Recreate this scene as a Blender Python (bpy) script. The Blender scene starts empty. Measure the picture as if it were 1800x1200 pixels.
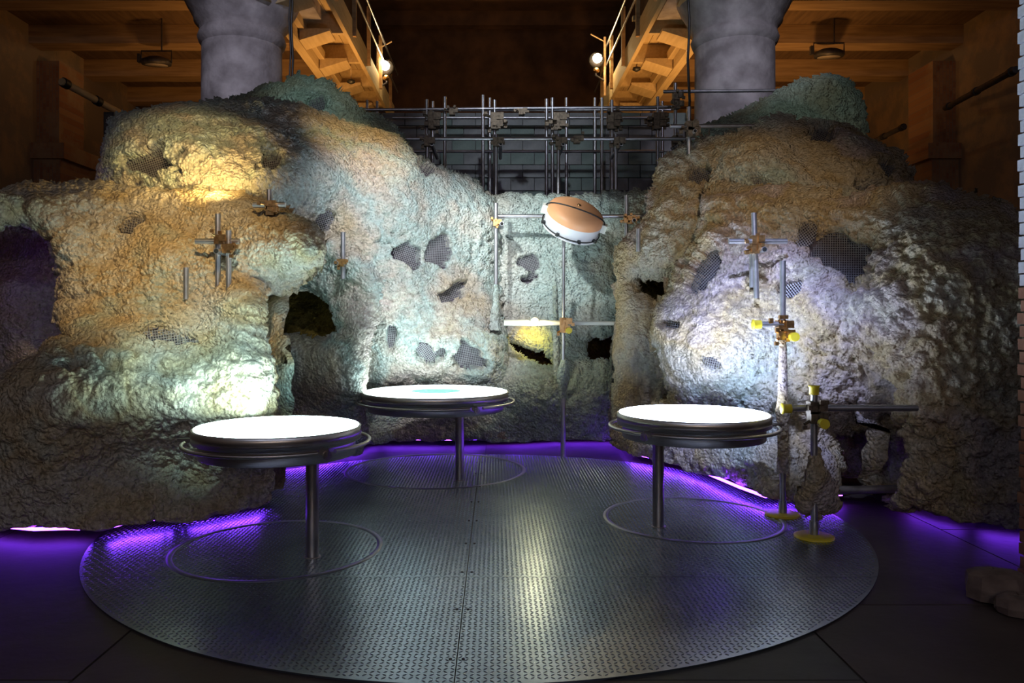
import bpy, math, random
import numpy as np
from mathutils import Vector, Matrix

random.seed(7)
sc = bpy.context.scene
COL = sc.collection
# ------------------------------------------------------------------ camera
FPX, CX, CY, EYE = 1360.0, 872.0, 560.0, 1.6        # in pixels of the 1800x1200 frame, metres
cam = bpy.data.cameras.new('camera'); camo = bpy.data.objects.new('camera', cam); COL.objects.link(camo)
camo.location = (0, 0, EYE); camo.rotation_euler = (math.pi/2, 0, 0)
cam.sensor_width = 36.0; cam.lens = 36.0*FPX/1800.0
cam.shift_x = (900-CX)/1800.0; cam.shift_y = (CY-600)/1800.0
cam.clip_end = 200
sc.camera = camo
# ------------------------------------------------------------------ world, exposure
w = bpy.data.worlds.new('world'); sc.world = w; w.use_nodes = True
w.node_tree.nodes['Background'].inputs[0].default_value = (0.55, 0.5, 0.6, 1)
w.node_tree.nodes['Background'].inputs[1].default_value = 0.03
vs = sc.view_settings
vs.view_transform = 'Standard'; vs.look = 'None'; vs.exposure = 0.4; vs.gamma = 1.0; vs.use_curve_mapping = False

def P(px, py, D):
    return np.array(((px-CX)*D/FPX, D, EYE+(CY-py)*D/FPX))
def FL(px, py):
    return P(px, py, FPX*EYE/(py-CY))
def V(p): return Vector((float(p[0]), float(p[1]), float(p[2])))

# ------------------------------------------------------------------ lights of the hall, with added fill
def light(kind, name, loc, target, energy, color, size=0.2, spot=60, blend=0.8):
    l = bpy.data.lights.new(name, kind); o = bpy.data.objects.new(name, l); COL.objects.link(o)
    o.location = V(loc); l.energy = energy; l.color = color
    if kind in ('SPOT', 'POINT'): l.shadow_soft_size = size
    if kind == 'SPOT': l.spot_size = math.radians(spot); l.spot_blend = blend
    if kind == 'AREA': l.size = size
    if target is not None:
        d = V(target)-V(loc); o.rotation_euler = d.to_track_quat('-Z', 'Y').to_euler()
    return o
AMB = (1.0, 0.50, 0.15); WARM = (1.0, 0.68, 0.29)
# warm ceiling spots in front, above the frame, with added fill spots among them
light('SPOT', 'spot_left_block', (-0.6, 1.8, 6.5), P(300, 445, 6.5), 1300, WARM, 0.15, 21, 1.0)
light('SPOT', 'fill_left_cool', (-1.2, 1.5, 6.2), P(350, 622, 6.0), 1500, (0.58, 0.95, 0.93), 0.12, 13, 1.0)  # added cool fill, widening the light of the left table
light('SPOT', 'fill_amber_mound', (-0.8, 2.2, 6.8), P(340, 285, 7.5), 900, (1.0, 0.68, 0.26), 0.12, 17, 1.0)  # added amber fill, spreading the wash of the ledge up-light
light('SPOT', 'spot_amber_slope', (0.2, 2.6, 6.8), P(640, 262, 9.0), 1500, (1.0, 0.68, 0.28), 0.12, 13, 1.0)
light('SPOT', 'fill_ridge', (-0.4, 3.0, 7.6), P(555, 175, 9.7), 500, (0.72, 0.92, 0.86), 0.12, 12, 1.0)  # added to brighten the dark ridge
light('SPOT', 'fill_knoll', (1.5, 3.0, 7.6), P(1430, 190, 10.1), 260, (0.82, 0.92, 0.78), 0.12, 15, 1.0)  # added to brighten the knoll likewise
light('SPOT', 'spot_right_mound', (1.6, 2.0, 6.5), P(1330, 330, 7.8), 420, (1.0, 0.70, 0.36), 0.15, 26, 1.0)
light('SPOT', 'fill_centre_cool', (-0.2, 2.2, 6.5), P(745, 455, 9.0), 2900, (0.93, 0.95, 1.0), 0.15, 23, 1.0)  # added cool fill for the upper centre foam
light('SPOT', 'fill_centre_panel', (-2.6, 2.6, 5.6), P(945, 430, 9.8), 3000, (0.93, 1.0, 1.0), 0.15, 15, 1.0)  # added panel fill, set left so the pod's shadow falls aside
light('SPOT', 'fill_right_cool', (0.6, 2.2, 6.5), P(1330, 600, 6.9), 2600, (0.50, 0.60, 1.0), 0.15, 18, 1.0)  # added blue fill, helping the right table light the mound
# up-lights standing out of sight behind the foam
light('SPOT', 'uplight_left_ledge', P(390, 352, 6.85)+np.array((0, 0.0, 0.12)), P(330, 240, 7.5), 40, (1.0, 0.66, 0.22), 0.08, 150, 1.0)
light('SPOT', 'uplight_left_aisle', (-5.0, 13.2, 2.6), (-4.2, 17, 7.2), 200, AMB, 0.3, 110, 1.0)
light('SPOT', 'uplight_right_aisle', (5.2, 13.2, 2.6), (4.6, 17, 7.2), 360, AMB, 0.3, 110, 1.0)
light('SPOT', 'uplight_left_walkway', (-2.3, 13.9, 4.6), (-2.9, 14.0, 6.5), 140, AMB, 0.25, 150, 0.6)
light('SPOT', 'uplight_right_walkway', (2.3, 13.9, 4.6), (2.9, 14.0, 6.5), 140, AMB, 0.25, 150, 0.6)
# spots added above the frame to lift the two columns and the block wall
light('SPOT', 'fill_left_column', (-2.2, 3.5, 7.6), (-3.75, 12, 5.2), 800, (0.84, 0.82, 1.0), 0.12, 21, 1.0)
light('SPOT', 'fill_right_column', (2.2, 3.5, 7.6), (3.85, 12, 5.1), 800, (0.84, 0.82, 1.0), 0.12, 21, 1.0)
light('SPOT', 'fill_block_wall', (0.2, 3.0, 7.6), (0.45, 13.2, 4.75), 850, (0.82, 0.90, 1.0), 0.12, 22, 1.0)
# unseen point lights added behind the viewer for fill and drum reflections
for nm_, lx, ly, lz, en, col in (('a', -2.6, -3.5, 5.5, 95, (0.70, 0.76, 1.0)), ('b', 2.8, -3.5, 5.5, 95, (0.74, 0.78, 1.0)), ('c', -0.7, -6.5, 3.4, 60, (1.0, 0.62, 0.36)), ('d', 1.2, -6.5, 3.4, 60, (1.0, 0.55, 0.30)), ('e', 0.2, -5.0, 3.2, 50, (0.5, 0.8, 1.0))):
    light('POINT', 'rear_fill_'+nm_, (lx, ly, lz), None, en, col, 0.35)

# ------------------------------------------------------------------ materials
def newmat(name):
    m = bpy.data.materials.new(name); m.use_nodes = True
    nt = m.node_tree; b = nt.nodes['Principled BSDF']
    return m, nt, b
def nd(nt, t, **kw):
    n = nt.nodes.new(t)
    for k, v in kw.items():
        if k in n.inputs: n.inputs[k].default_value = v
        else: setattr(n, k, v)
    return n
def ramp(nt, fac, stops, interp='LINEAR'):
    r = nt.nodes.new('ShaderNodeValToRGB'); r.color_ramp.interpolation = interp
    el = r.color_ramp.elements
    while len(el) < len(stops): el.new(0.5)
    for e, (p, c) in zip(el, stops): e.position = p; e.color = (*c, 1)
    nt.links.new(fac, r.inputs[0]); return r.outputs[0]
def coords(nt): return nd(nt, 'ShaderNodeTexCoord').outputs['Object']
def noise(nt, vec, scale, detail=3, rough=0.55):
    n = nd(nt, 'ShaderNodeTexNoise'); n.inputs['Scale'].default_value = scale
    n.inputs['Detail'].default_value = detail; n.inputs['Roughness'].default_value = rough
    nt.links.new(vec, n.inputs['Vector']); return n
def bump(nt, b, h, strength, dist):
    bp = nd(nt, 'ShaderNodeBump'); bp.inputs['Strength'].default_value = strength; bp.inputs['Distance'].default_value = dist
    nt.links.new(h, bp.inputs['Height']); nt.links.new(bp.outputs[0], b.inputs['Normal'])
def mat(name, c0, c1=None, scale=6.0, rough=0.7, metal=0.0, bmp=0.0, bscale=40.0, bdist=0.01, stretch=None):
    m, nt, b = newmat(name)
    b.inputs['Roughness'].default_value = rough; b.inputs['Metallic'].default_value = metal
    v = coords(nt)
    if stretch:
        mp = nd(nt, 'ShaderNodeMapping'); mp.inputs['Scale'].default_value = stretch; nt.links.new(v, mp.inputs[0]); v = mp.outputs[0]
    c1 = c1 or tuple(min(1, x*1.25) for x in c0)
    n = noise(nt, v, scale, 4)
    nt.links.new(ramp(nt, n.outputs['Fac'], [(0.35, c0), (0.65, c1)]), b.inputs['Base Color'])
    if bmp: bump(nt, b, noise(nt, v, bscale, 3).outputs['Fac'], bmp, bdist)
    return m
def emit(name, col, strength):
    m, nt, b = newmat(name)
    b.inputs['Base Color'].default_value = (*[min(1, c) for c in col], 1); b.inputs['Roughness'].default_value = 0.4
    b.inputs['Emission Color'].default_value = (*col, 1); b.inputs['Emission Strength'].default_value = strength
    return m
def foam_mat(name, stops, scale=1.1, off=(0, 0, 0)):
    m, nt, b = newmat(name); b.inputs['Roughness'].default_value = 0.92
    b.inputs['Specular IOR Level'].default_value = 0.15
    mp = nd(nt, 'ShaderNodeMapping'); mp.inputs['Location'].default_value = off; nt.links.new(coords(nt), mp.inputs[0]); v = mp.outputs[0]
    big = noise(nt, v, scale, 3, 0.6)
    base = ramp(nt, big.outputs['Fac'], stops)
    fine = noise(nt, v, 22, 4, 0.65)
    mx = nd(nt, 'ShaderNodeMix', data_type='RGBA', blend_type='MULTIPLY'); mx.inputs[0].default_value = 0.55
    nt.links.new(base, mx.inputs[6])
    nt.links.new(ramp(nt, fine.outputs['Fac'], [(0.32, (0.36, 0.33, 0.29)), (0.55, (1, 1, 1))]), mx.inputs[7])
    nt.links.new(mx.outputs[2], b.inputs['Base Color'])
    h = noise(nt, v, 70, 4, 0.6)
    vo = nd(nt, 'ShaderNodeTexVoronoi', feature='SMOOTH_F1'); vo.inputs['Scale'].default_value = 34; vo.inputs['Smoothness'].default_value = 0.25
    wv = nd(nt, 'ShaderNodeVectorMath', operation='MULTIPLY_ADD'); nt.links.new(h.outputs['Color'], wv.inputs[0]); wv.inputs[1].default_value = (0.02, 0.02, 0.02); nt.links.new(v, wv.inputs[2])
    nt.links.new(wv.outputs[0], vo.inputs['Vector'])
    ma = nd(nt, 'ShaderNodeMath', operation='MULTIPLY_ADD'); nt.links.new(vo.outputs['Distance'], ma.inputs[0]); ma.inputs[1].default_value = -1.9; nt.links.new(h.outputs['Fac'], ma.inputs[2])
    bump(nt, b, ma.outputs[0], 0.9, 0.028)
    return m
OCH, CRM, TEAL, PINK = (0.66, 0.52, 0.32), (0.70, 0.65, 0.56), (0.57, 0.69, 0.65), (0.69, 0.58, 0.57)
M = {}
M['foam_left'] = foam_mat('foam_left', [(0.30, TEAL), (0.42, OCH), (0.52, CRM), (0.62, OCH), (0.72, PINK)], 0.9)
M['foam_mid'] = foam_mat('foam_mid', [(0.28, OCH), (0.42, CRM), (0.50, TEAL), (0.60, CRM), (0.72, PINK)], 0.9, (3, 1, 4))
M['foam_panel'] = foam_mat('foam_panel', [(0.30, CRM), (0.48, TEAL), (0.60, (0.66, 0.71, 0.66)), (0.72, CRM)], 0.8, (8, 3, 2))
M['foam_right'] = foam_mat('foam_right', [(0.28, TEAL), (0.42, CRM), (0.52, OCH), (0.60, PINK), (0.70, CRM)], 0.9, (5, 9, 1))
M['foam_green'] = foam_mat('foam_green', [(0.3, (0.36, 0.50, 0.42)), (0.5, (0.46, 0.58, 0.50)), (0.7, (0.50, 0.50, 0.36))], 1.2, (1, 1, 7))
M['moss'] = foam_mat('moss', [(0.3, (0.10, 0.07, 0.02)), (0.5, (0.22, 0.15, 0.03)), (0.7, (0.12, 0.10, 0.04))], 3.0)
M['cavity_shade'] = mat('cavity_shade', (0.07, 0.06, 0.075), (0.13, 0.11, 0.135), 8, 0.9)  # dark backing colour stands in for the shaded hollow behind the mesh
M['wire'] = mat('wire', (0.36, 0.36, 0.38), (0.46, 0.46, 0.48), 20, 0.5, 0.6)
M['steel'] = mat('steel', (0.42, 0.42, 0.45), (0.56, 0.56, 0.60), 9, 0.38, 0.9, 0.15, 60, 0.003)
M['brass'] = mat('brass', (0.36, 0.20, 0.08), (0.58, 0.36, 0.16), 30, 0.35, 1.0)
M['darkcoup'] = mat('darkcoup', (0.10, 0.08, 0.06), (0.22, 0.17, 0.12), 30, 0.5, 0.7)
M['bore'] = mat('bore', (0.006, 0.006, 0.006), (0.01, 0.01, 0.01), 5, 0.9)  # near-black disc colour standing in for the shaded inside of tubes
M['yellow'] = mat('yellow', (0.72, 0.56, 0.02), (0.82, 0.66, 0.05), 9, 0.45)
M['brushed'] = mat('brushed', (0.56, 0.53, 0.51), (0.68, 0.65, 0.63), 12, 0.20, 1.0, stretch=(1, 1, 40))
M['pole_dark'] = mat('pole_dark', (0.40, 0.37, 0.36), (0.50, 0.47, 0.46), 10, 0.22, 1.0)
M['plate'] = mat('plate', (0.33, 0.40, 0.49), (0.43, 0.50, 0.60), 2.2, 0.27, 1.0, 0.08, 8, 0.01)
M['tread'] = mat('tread', (0.40, 0.47, 0.56), (0.52, 0.59, 0.68), 5, 0.30, 1.0)
M['ring'] = mat('ring', (0.34, 0.36, 0.38), (0.42, 0.44, 0.46), 5, 0.45, 1.0)
M['floor'] = mat('floor', (0.050, 0.036, 0.032), (0.085, 0.062, 0.054), 1.6, 0.55, 0, 0.3, 12, 0.01)
M['floor2'] = mat('floor2', (0.050, 0.052, 0.046), (0.080, 0.080, 0.072), 1.9, 0.55, 0, 0.3, 12, 0.01)
M['stone'] = mat('stone', (0.23, 0.21, 0.215), (0.46, 0.43, 0.44), 2.6, 0.85, 0, 0.5, 9, 0.03)
M['timber'] = mat('timber', (0.46, 0.34, 0.18), (0.56, 0.43, 0.24), 3, 0.75, 0, 0.3, 20, 0.01, stretch=(6, 0.6, 6))
M['beam'] = mat('beam', (0.28, 0.17, 0.085), (0.42, 0.27, 0.14), 2.5, 0.8, 0, 0.3, 20, 0.01, stretch=(0.5, 6, 6))
M['board'] = mat('board', (0.11, 0.062, 0.032), (0.17, 0.10, 0.05), 2.5, 0.85, 0, 0.3, 18, 0.01, stretch=(5, 0.6, 5))
M['darkwood'] = mat('darkwood', (0.045, 0.022, 0.016), (0.085, 0.042, 0.028), 2.5, 0.85)
M['block'] = mat('block', (0.17, 0.18, 0.19), (0.30, 0.31, 0.32), 3.0, 0.9, 0, 0.5, 30, 0.01)
M['block2'] = mat('block2', (0.15, 0.20, 0.19), (0.24, 0.30, 0.28), 3.0, 0.9, 0, 0.5, 30, 0.01)
M['mortar'] = mat('mortar', (0.08, 0.08, 0.085), (0.12, 0.12, 0.125), 4, 0.95)
M['whitewash'] = mat('whitewash', (0.44, 0.44, 0.52), (0.62, 0.62, 0.70), 9, 0.9, 0, 0.6, 30, 0.01)
M['redbrick'] = mat('redbrick', (0.20, 0.085, 0.055), (0.32, 0.15, 0.09), 9, 0.9, 0, 0.6, 30, 0.01)
M['rock'] = mat('rock', (0.13, 0.09, 0.075), (0.22, 0.16, 0.13), 7, 0.95, 0, 0.7, 20, 0.02)
M['black'] = mat('black', (0.012, 0.012, 0.013), (0.02, 0.02, 0.02), 9, 0.45)
M['darkmetal'] = mat('darkmetal', (0.05, 0.045, 0.045), (0.09, 0.08, 0.08), 9, 0.5, 0.5)
M['peach'] = mat('peach', (0.86, 0.40, 0.19), (0.88, 0.44, 0.22), 3, 0.45)  # warm light from above, put into the colour of the pod's top
M['white'] = mat('white', (0.78, 0.77, 0.80), (0.84, 0.83, 0.86), 3, 0.35)
M['whiteplastic'] = mat('whiteplastic', (0.72, 0.74, 0.66), (0.78, 0.80, 0.72), 3, 0.5)
M['lens'] = mat('lens', (0.30, 0.26, 0.22), (0.36, 0.30, 0.26), 6, 0.25)
M['led'] = emit('led', (0.20, 0.035, 1.0), 19.0)
M['bulb_warm'] = emit('bulb_warm', (1.0, 0.80, 0.50), 40.0)
M['bulb_small'] = emit('bulb_small', (1.0, 0.93, 0.62), 30.0)

for key in ('brushed', 'pole_dark'):
    nt_a = M[key].node_tree; b_a = nt_a.nodes['Principled BSDF']; tg = nt_a.nodes.new('ShaderNodeTangent'); tg.direction_type = 'RADIAL'; tg.axis = 'Z'
    b_a.inputs['Anisotropic'].default_value = 0.85; b_a.inputs['Roughness'].default_value = 0.32; nt_a.links.new(tg.outputs[0], b_a.inputs['Tangent'])
def brickwall_mat():
    m, nt, b = newmat('old_brick'); b.inputs['Roughness'].default_value = 0.95
    v = coords(nt)
    mp = nd(nt, 'ShaderNodeMapping'); mp.inputs['Rotation'].default_value = (math.pi/2, 0, math.pi/2); nt.links.new(v, mp.inputs[0])
    br = nd(nt, 'ShaderNodeTexBrick'); br.inputs['Scale'].default_value = 4.0
    br.inputs['Color1'].default_value = (0.26, 0.11, 0.05, 1); br.inputs['Color2'].default_value = (0.36, 0.19, 0.09, 1); br.inputs['Mortar'].default_value = (0.22, 0.16, 0.11, 1)
    nt.links.new(mp.outputs[0], br.inputs['Vector'])
    n = noise(nt, v, 1.3, 5, 0.65)
    mx = nd(nt, 'ShaderNodeMix', data_type='RGBA', blend_type='MIX')
    nt.links.new(ramp(nt, n.outputs['Fac'], [(0.48, (0, 0, 0)), (0.62, (1, 1, 1))]), mx.inputs[0])
    nt.links.new(br.outputs['Color'], mx.inputs[6]); mx.inputs[7].default_value = (0.34, 0.22, 0.12, 1)
    nt.links.new(mx.outputs[2], b.inputs['Base Color'])
    bump(nt, b, br.outputs['Fac'], -0.4, 0.02)
    return m
M['oldbrick'] = brickwall_mat()

def screen_mat(name, col, strength, teal=False):
    m, nt, b = newmat(name); b.inputs['Roughness'].default_value = 0.3
    b.inputs['Base Color'].default_value = (0.8, 0.8, 0.8, 1)
    b.inputs['Emission Strength'].default_value = strength
    if teal:      # picture shown on the screen: a teal blob in a white field
        v = coords(nt)
        mp = nd(nt, 'ShaderNodeMapping'); mp.inputs['Scale'].default_value = (1, 1, 0); nt.links.new(v, mp.inputs[0])
        ln = nd(nt, 'ShaderNodeVectorMath', operation='LENGTH'); nt.links.new(mp.outputs[0], ln.inputs[0])
        c = ramp(nt, ln.outputs['Value'], [(0.255, (0.020, 0.112, 0.088)), (0.262, col)])
        nt.links.new(c, b.inputs['Emission Color'])
    else: b.inputs['Emission Color'].default_value = (*col, 1)
    return m

# ------------------------------------------------------------------ mesh helpers
class MB:
    def __init__(s): s.v = []; s.f = []; s.smooth = []
    def add(s, vs_, fs, smooth=False):
        o = len(s.v); s.v += [tuple(float(c) for c in p) for p in vs_]
        s.f += [tuple(i+o for i in f) for f in fs]; s.smooth += [smooth]*len(fs); return s
    def box(s, c, d, rz=0.0, R=None):
        hx, hy, hz = d[0]/2, d[1]/2, d[2]/2
        pts = [Vector((x, y, z)) for x in (-hx, hx) for y in (-hy, hy) for z in (-hz, hz)]
        Rm = R if R is not None else Matrix.Rotation(rz, 3, 'Z')
        pts = [Rm @ p + V(c) for p in pts]
        return s.add(pts, [(0, 1, 3, 2), (4, 6, 7, 5), (0, 4, 5, 1), (2, 3, 7, 6), (0, 2, 6, 4), (1, 5, 7, 3)])
    def tube(s, pts, r, n=10, caps=True):
        pts = [V(p) for p in pts]; rs = r if hasattr(r, '__len__') else [r]*len(pts)
        rings = []; prev = None
        for i, p in enumerate(pts):
            t = (pts[min(i+1, len(pts)-1)]-pts[max(i-1, 0)]).normalized()
            if prev is None:
                a = Vector((0, 0, 1)) if abs(t.z) < 0.9 else Vector((1, 0, 0)); u = t.cross(a).normalized()
            else: u = (prev - t*prev.dot(t)).normalized()
            prev = u; w_ = t.cross(u)
            rings.append([p+(u*math.cos(2*math.pi*k/n)+w_*math.sin(2*math.pi*k/n))*rs[i] for k in range(n)])
        vs_ = [p for r_ in rings for p in r_]; fs = []
        for i in range(len(rings)-1):
            for k in range(n): fs.append((i*n+k, i*n+(k+1) % n, (i+1)*n+(k+1) % n, (i+1)*n+k))
        s.add(vs_, fs, n > 4)
        if caps:
            s.add(rings[0], [tuple(range(n))[::-1]]); s.add(rings[-1], [tuple(range(n))])
        return s
    def lathe(s, prof, n=48, c=(0, 0, 0), R=None, smooth=True):
        vs_ = []; fs = []; c = V(c)
        for (r, z) in prof:
            for k in range(n):
                p = Vector((r*math.cos(2*math.pi*k/n), r*math.sin(2*math.pi*k/n), z))
                vs_.append((R @ p if R is not None else p)+c)
        for i in range(len(prof)-1):
            for k in range(n): fs.append((i*n+k, i*n+(k+1) % n, (i+1)*n+(k+1) % n, (i+1)*n+k))
        s.add(vs_, fs, smooth)
        if prof[0][0] > 1e-5: s.add(vs_[:n], [tuple(range(n))[::-1]])
        if prof[-1][0] > 1e-5: s.add(vs_[-n:], [tuple(range(n))])
        return s
    def ball(s, c, r, n=12, sc_=(1, 1, 1)):
        prof = [(max(1e-6, math.sin(math.pi*i/8)*r), -math.cos(math.pi*i/8)*r) for i in range(9)]
        o = len(s.v); s.lathe(prof, n, (0, 0, 0))
        for i in range(o, len(s.v)): s.v[i] = tuple(s.v[i][k]*sc_[k]+float(c[k]) for k in range(3))
        return s
    def mesh(s, name):
        me = bpy.data.meshes.new(name); me.from_pydata(s.v, [], s.f)
        me.polygons.foreach_set('use_smooth', s.smooth); me.update(); return me
    def build(s, name, m, parent=None, base=None):
        if base is not None: s.v = [(x-base[0], y-base[1], z-base[2]) for x, y, z in s.v]
        me = s.mesh(name); me.materials.append(M[m] if isinstance(m, str) else m)
        o = bpy.data.objects.new(name, me); COL.objects.link(o)
        if parent: o.parent = parent
        elif base is not None: o.location = V(base)
        return o
def tag(o, label=None, cat=None, group=None, kind=None):
    if label: o['label'] = label
    if cat: o['category'] = cat
    if group: o['group'] = group
    if kind: o['kind'] = kind
    return o
def thing(name, loc, label, cat, group=None):
    o = bpy.data.objects.new(name, None); COL.objects.link(o); o.location = V(loc); o.empty_display_size = 0.1
    return tag(o, label, cat, group)
def npmesh(name, v, f, mats, midx=None, smooth=True):
    me = bpy.data.meshes.new(name)
    f = np.asarray(f, dtype=np.int32); v = np.asarray(v, dtype=np.float32)
    k = f.shape[1]
    me.vertices.add(len(v)); me.vertices.foreach_set('co', v.ravel())
    me.loops.add(f.size); me.loops.foreach_set('vertex_index', f.ravel())
    me.polygons.add(len(f)); me.polygons.foreach_set('loop_start', np.arange(0, f.size, k, dtype=np.int32))
    me.polygons.foreach_set('use_smooth', np.full(len(f), smooth, dtype=bool))
    for m in mats: me.materials.append(M[m] if isinstance(m, str) else m)
    if midx is not None: me.polygons.foreach_set('material_index', midx.astype(np.int32))
    me.update(calc_edges=True); me.validate(); return me

# ------------------------------------------------------------------ the hall: floor, walls, ceiling
floor = MB().box((0, 9, -0.06), (20, 28, 0.10)).build('floor', 'mortar'); tag(floor, kind='structure')
sl, sw = 2.45, 1.75
slab_me = {}
for key in ('floor', 'floor2'):
    b = MB().box((0, 0, -0.006), (sw-0.014, sl-0.014, 0.012)); slab_me[key] = b.mesh('floor_slab'); slab_me[key].materials.append(M[key])
for i in range(-5, 6):
    for j in range(-1, 8):
        o = bpy.data.objects.new('floor_slab', slab_me['floor2' if random.random() < 0.3 else 'floor']); COL.objects.link(o); o.parent = floor
        o.location = (0.75+i*sw+0.0, 2.2+j*sl+(0.9 if i % 2 else 0), random.uniform(-0.001, 0.002))
def wall(name, c, d, m): return tag(MB().box(c, d).build(name, m), kind='structure')
wl = wall('wall_left', (-9.15, 9.5, 4.5), (0.3, 27, 9), 'oldbrick')
wr = wall('wall_right', (9.15, 9.5, 4.5), (0.3, 27, 9), 'oldbrick')
wb = wall('wall_back', (0, 22.15, 5.5), (18.6, 0.3, 11), 'darkwood')
for sgn, par in ((-1, wl), (1, wr)):
    for y in (10.6, 15.6, 20.4):
        b = MB().box((sgn*8.75, y, 2.35), (0.55, 1.1, 4.7)); b.box((sgn*8.7, y, 4.85), (0.7, 1.3, 0.3)); b.box((sgn*8.78, y, 5.8), (0.45, 0.9, 1.7))
        b.build('pilaster', 'oldbrick', par)
# aisle ceilings of boards on cross beams
ceil = MB().box((0, 9.5, 10.2), (7.0, 27, 0.2)).build('ceiling', 'darkwood'); tag(ceil, kind='structure')
bw = 2.0
bd = MB().box((0, 0, 0), (5.55, bw-0.012, 0.05)); bdm = bd.mesh('ceiling_board'); bdm.materials.append(M['board'])
bm_ = MB().box((0, 0, 0), (5.55, 0.42, 0.36)); bmm = bm_.mesh('ceiling_beam'); bmm.materials.append(M['beam'])
nb_ = MB().box((0, 0, 0), (6.7, 0.3, 0.4)); nbm = nb_.mesh('roof_beam'); nbm.materials.append(M['darkwood'])
for sgn in (-1, 1):
    up = MB().box((sgn*6.25, 9.5, 7.36), (5.6, 27, 0.06)).build('ceiling_deck', 'darkwood', ceil)
    for k in range(6):
        o = bpy.data.objects.new('ceiling_board', bdm); COL.objects.link(o); o.parent = ceil; o.location = (sgn*6.25, 12.1+k*bw, 7.29)
    for k in range(6):
        o = bpy.data.objects.new('ceiling_beam', bmm); COL.objects.link(o); o.parent = ceil; o.location = (sgn*6.25, 11.1+k*2.0, 7.08)
for k in range(6):
    o = bpy.data.objects.new('roof_beam', nbm); COL.objects.link(o); o.parent = ceil; o.location = (0, 12+k*1.9, 9.9)
# upper nave walls above the walkways
for sgn, nm in ((-1, 'wall_nave_left'), (1, 'wall_nave_right')):
    tag(MB().box((sgn*3.55, 9.5, 8.75), (0.2, 27, 2.7)).build(nm, 'darkwood'), kind='structure')
# dark lintel beams across the aisle ends
for sgn, nm in ((-1, 'left'), (1, 'right')):
    t = thing('lattice_girder', (sgn*6.25, 19.3, 6.62), 'dark lattice girder across the far end of the %s aisle' % nm, 'girder')
    x0, x1 = -2.5, 2.5
    MB().box((0, 0, 0.0), (5.2, 0.16, 0.14)).build('top_chord', 'darkwood', t)
    MB().box((0, 0, -0.75), (5.2, 0.16, 0.14)).build('bottom_chord', 'darkwood', t)
    for k in range(6):
        xa = x0+k*0.83
        MB().tube([(xa, 0, -0.72), (xa+0.83, 0, -0.05)], 0.035, 6).build('brace', 'darkwood', t)
    for e in (-2.5, 2.5): MB().box((e, 0, -0.35), (0.25, 0.3, 1.1)).build('end_post', 'darkwood', t)

# ------------------------------------------------------------------ grey block wall at the back
bwall = MB().box((0.3, 13.36, 2.55), (6.0, 0.3, 5.1)).build('wall_partition', 'mortar'); tag(bwall, kind='structure')
bl, bh = 0.40, 0.222
bmes = []
for key in ('block', 'block', 'block2'):
    b = MB().box((0, 0, 0), (bl-0.014, 0.06, bh-0.014)); me = b.mesh('block'); me.materials.append(M[key]); bmes.append(me)
for r in range(9, 23):
    for c in range(15):
        x = -2.55+c*bl+(bl/2 if r % 2 else 0)
        if x+bl/2 > 3.31: continue
        o = bpy.data.objects.new('block', random.choice(bmes)); COL.objects.link(o); o.parent = bwall
        o.location = (x, 13.185+random.uniform(-0.006, 0.006), (r+0.5)*bh)

# ------------------------------------------------------------------ stone columns
def column(px, D, label):
    X = (px-CX)*D/FPX; t = thing('stone_column', (X, D, 0), label, 'column')
    MB().lathe([(0.80, 0), (0.80, 0.25), (0.74, 0.32), (0.70, 0.40), (0.66, 0.5)], 40).build('base', 'stone', t)
    r = 0.60
    MB().lathe([(0.64, 0.5), (0.625, 2.5), (r, 5.2), (r*0.995, 5.78)], 48).build('shaft', 'stone', t)
    MB().lathe([(r*0.99, 5.78), (r*1.06, 5.83), (r*1.10, 5.90), (r*1.06, 5.97), (r*1.04, 5.99)], 48).build('necking', 'stone', t)
    MB().lathe([(r*1.04, 5.99), (r*1.06, 6.06), (r*1.18, 6.14), (r*1.20, 6.22), (r*1.36, 6.38), (r*1.46, 6.52), (r*1.46, 6.62)], 48).build('capital', 'stone', t)
    MB().box((0, 0, 6.77), (2.0, 2.0, 0.30)).build('abacus', 'stone', t)
    return t
column(426, 12.0, 'thick stone column rising behind the amber lit foam mound')
column(1291, 12.0, 'thick stone column rising behind the dark green foam knoll')

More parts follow.
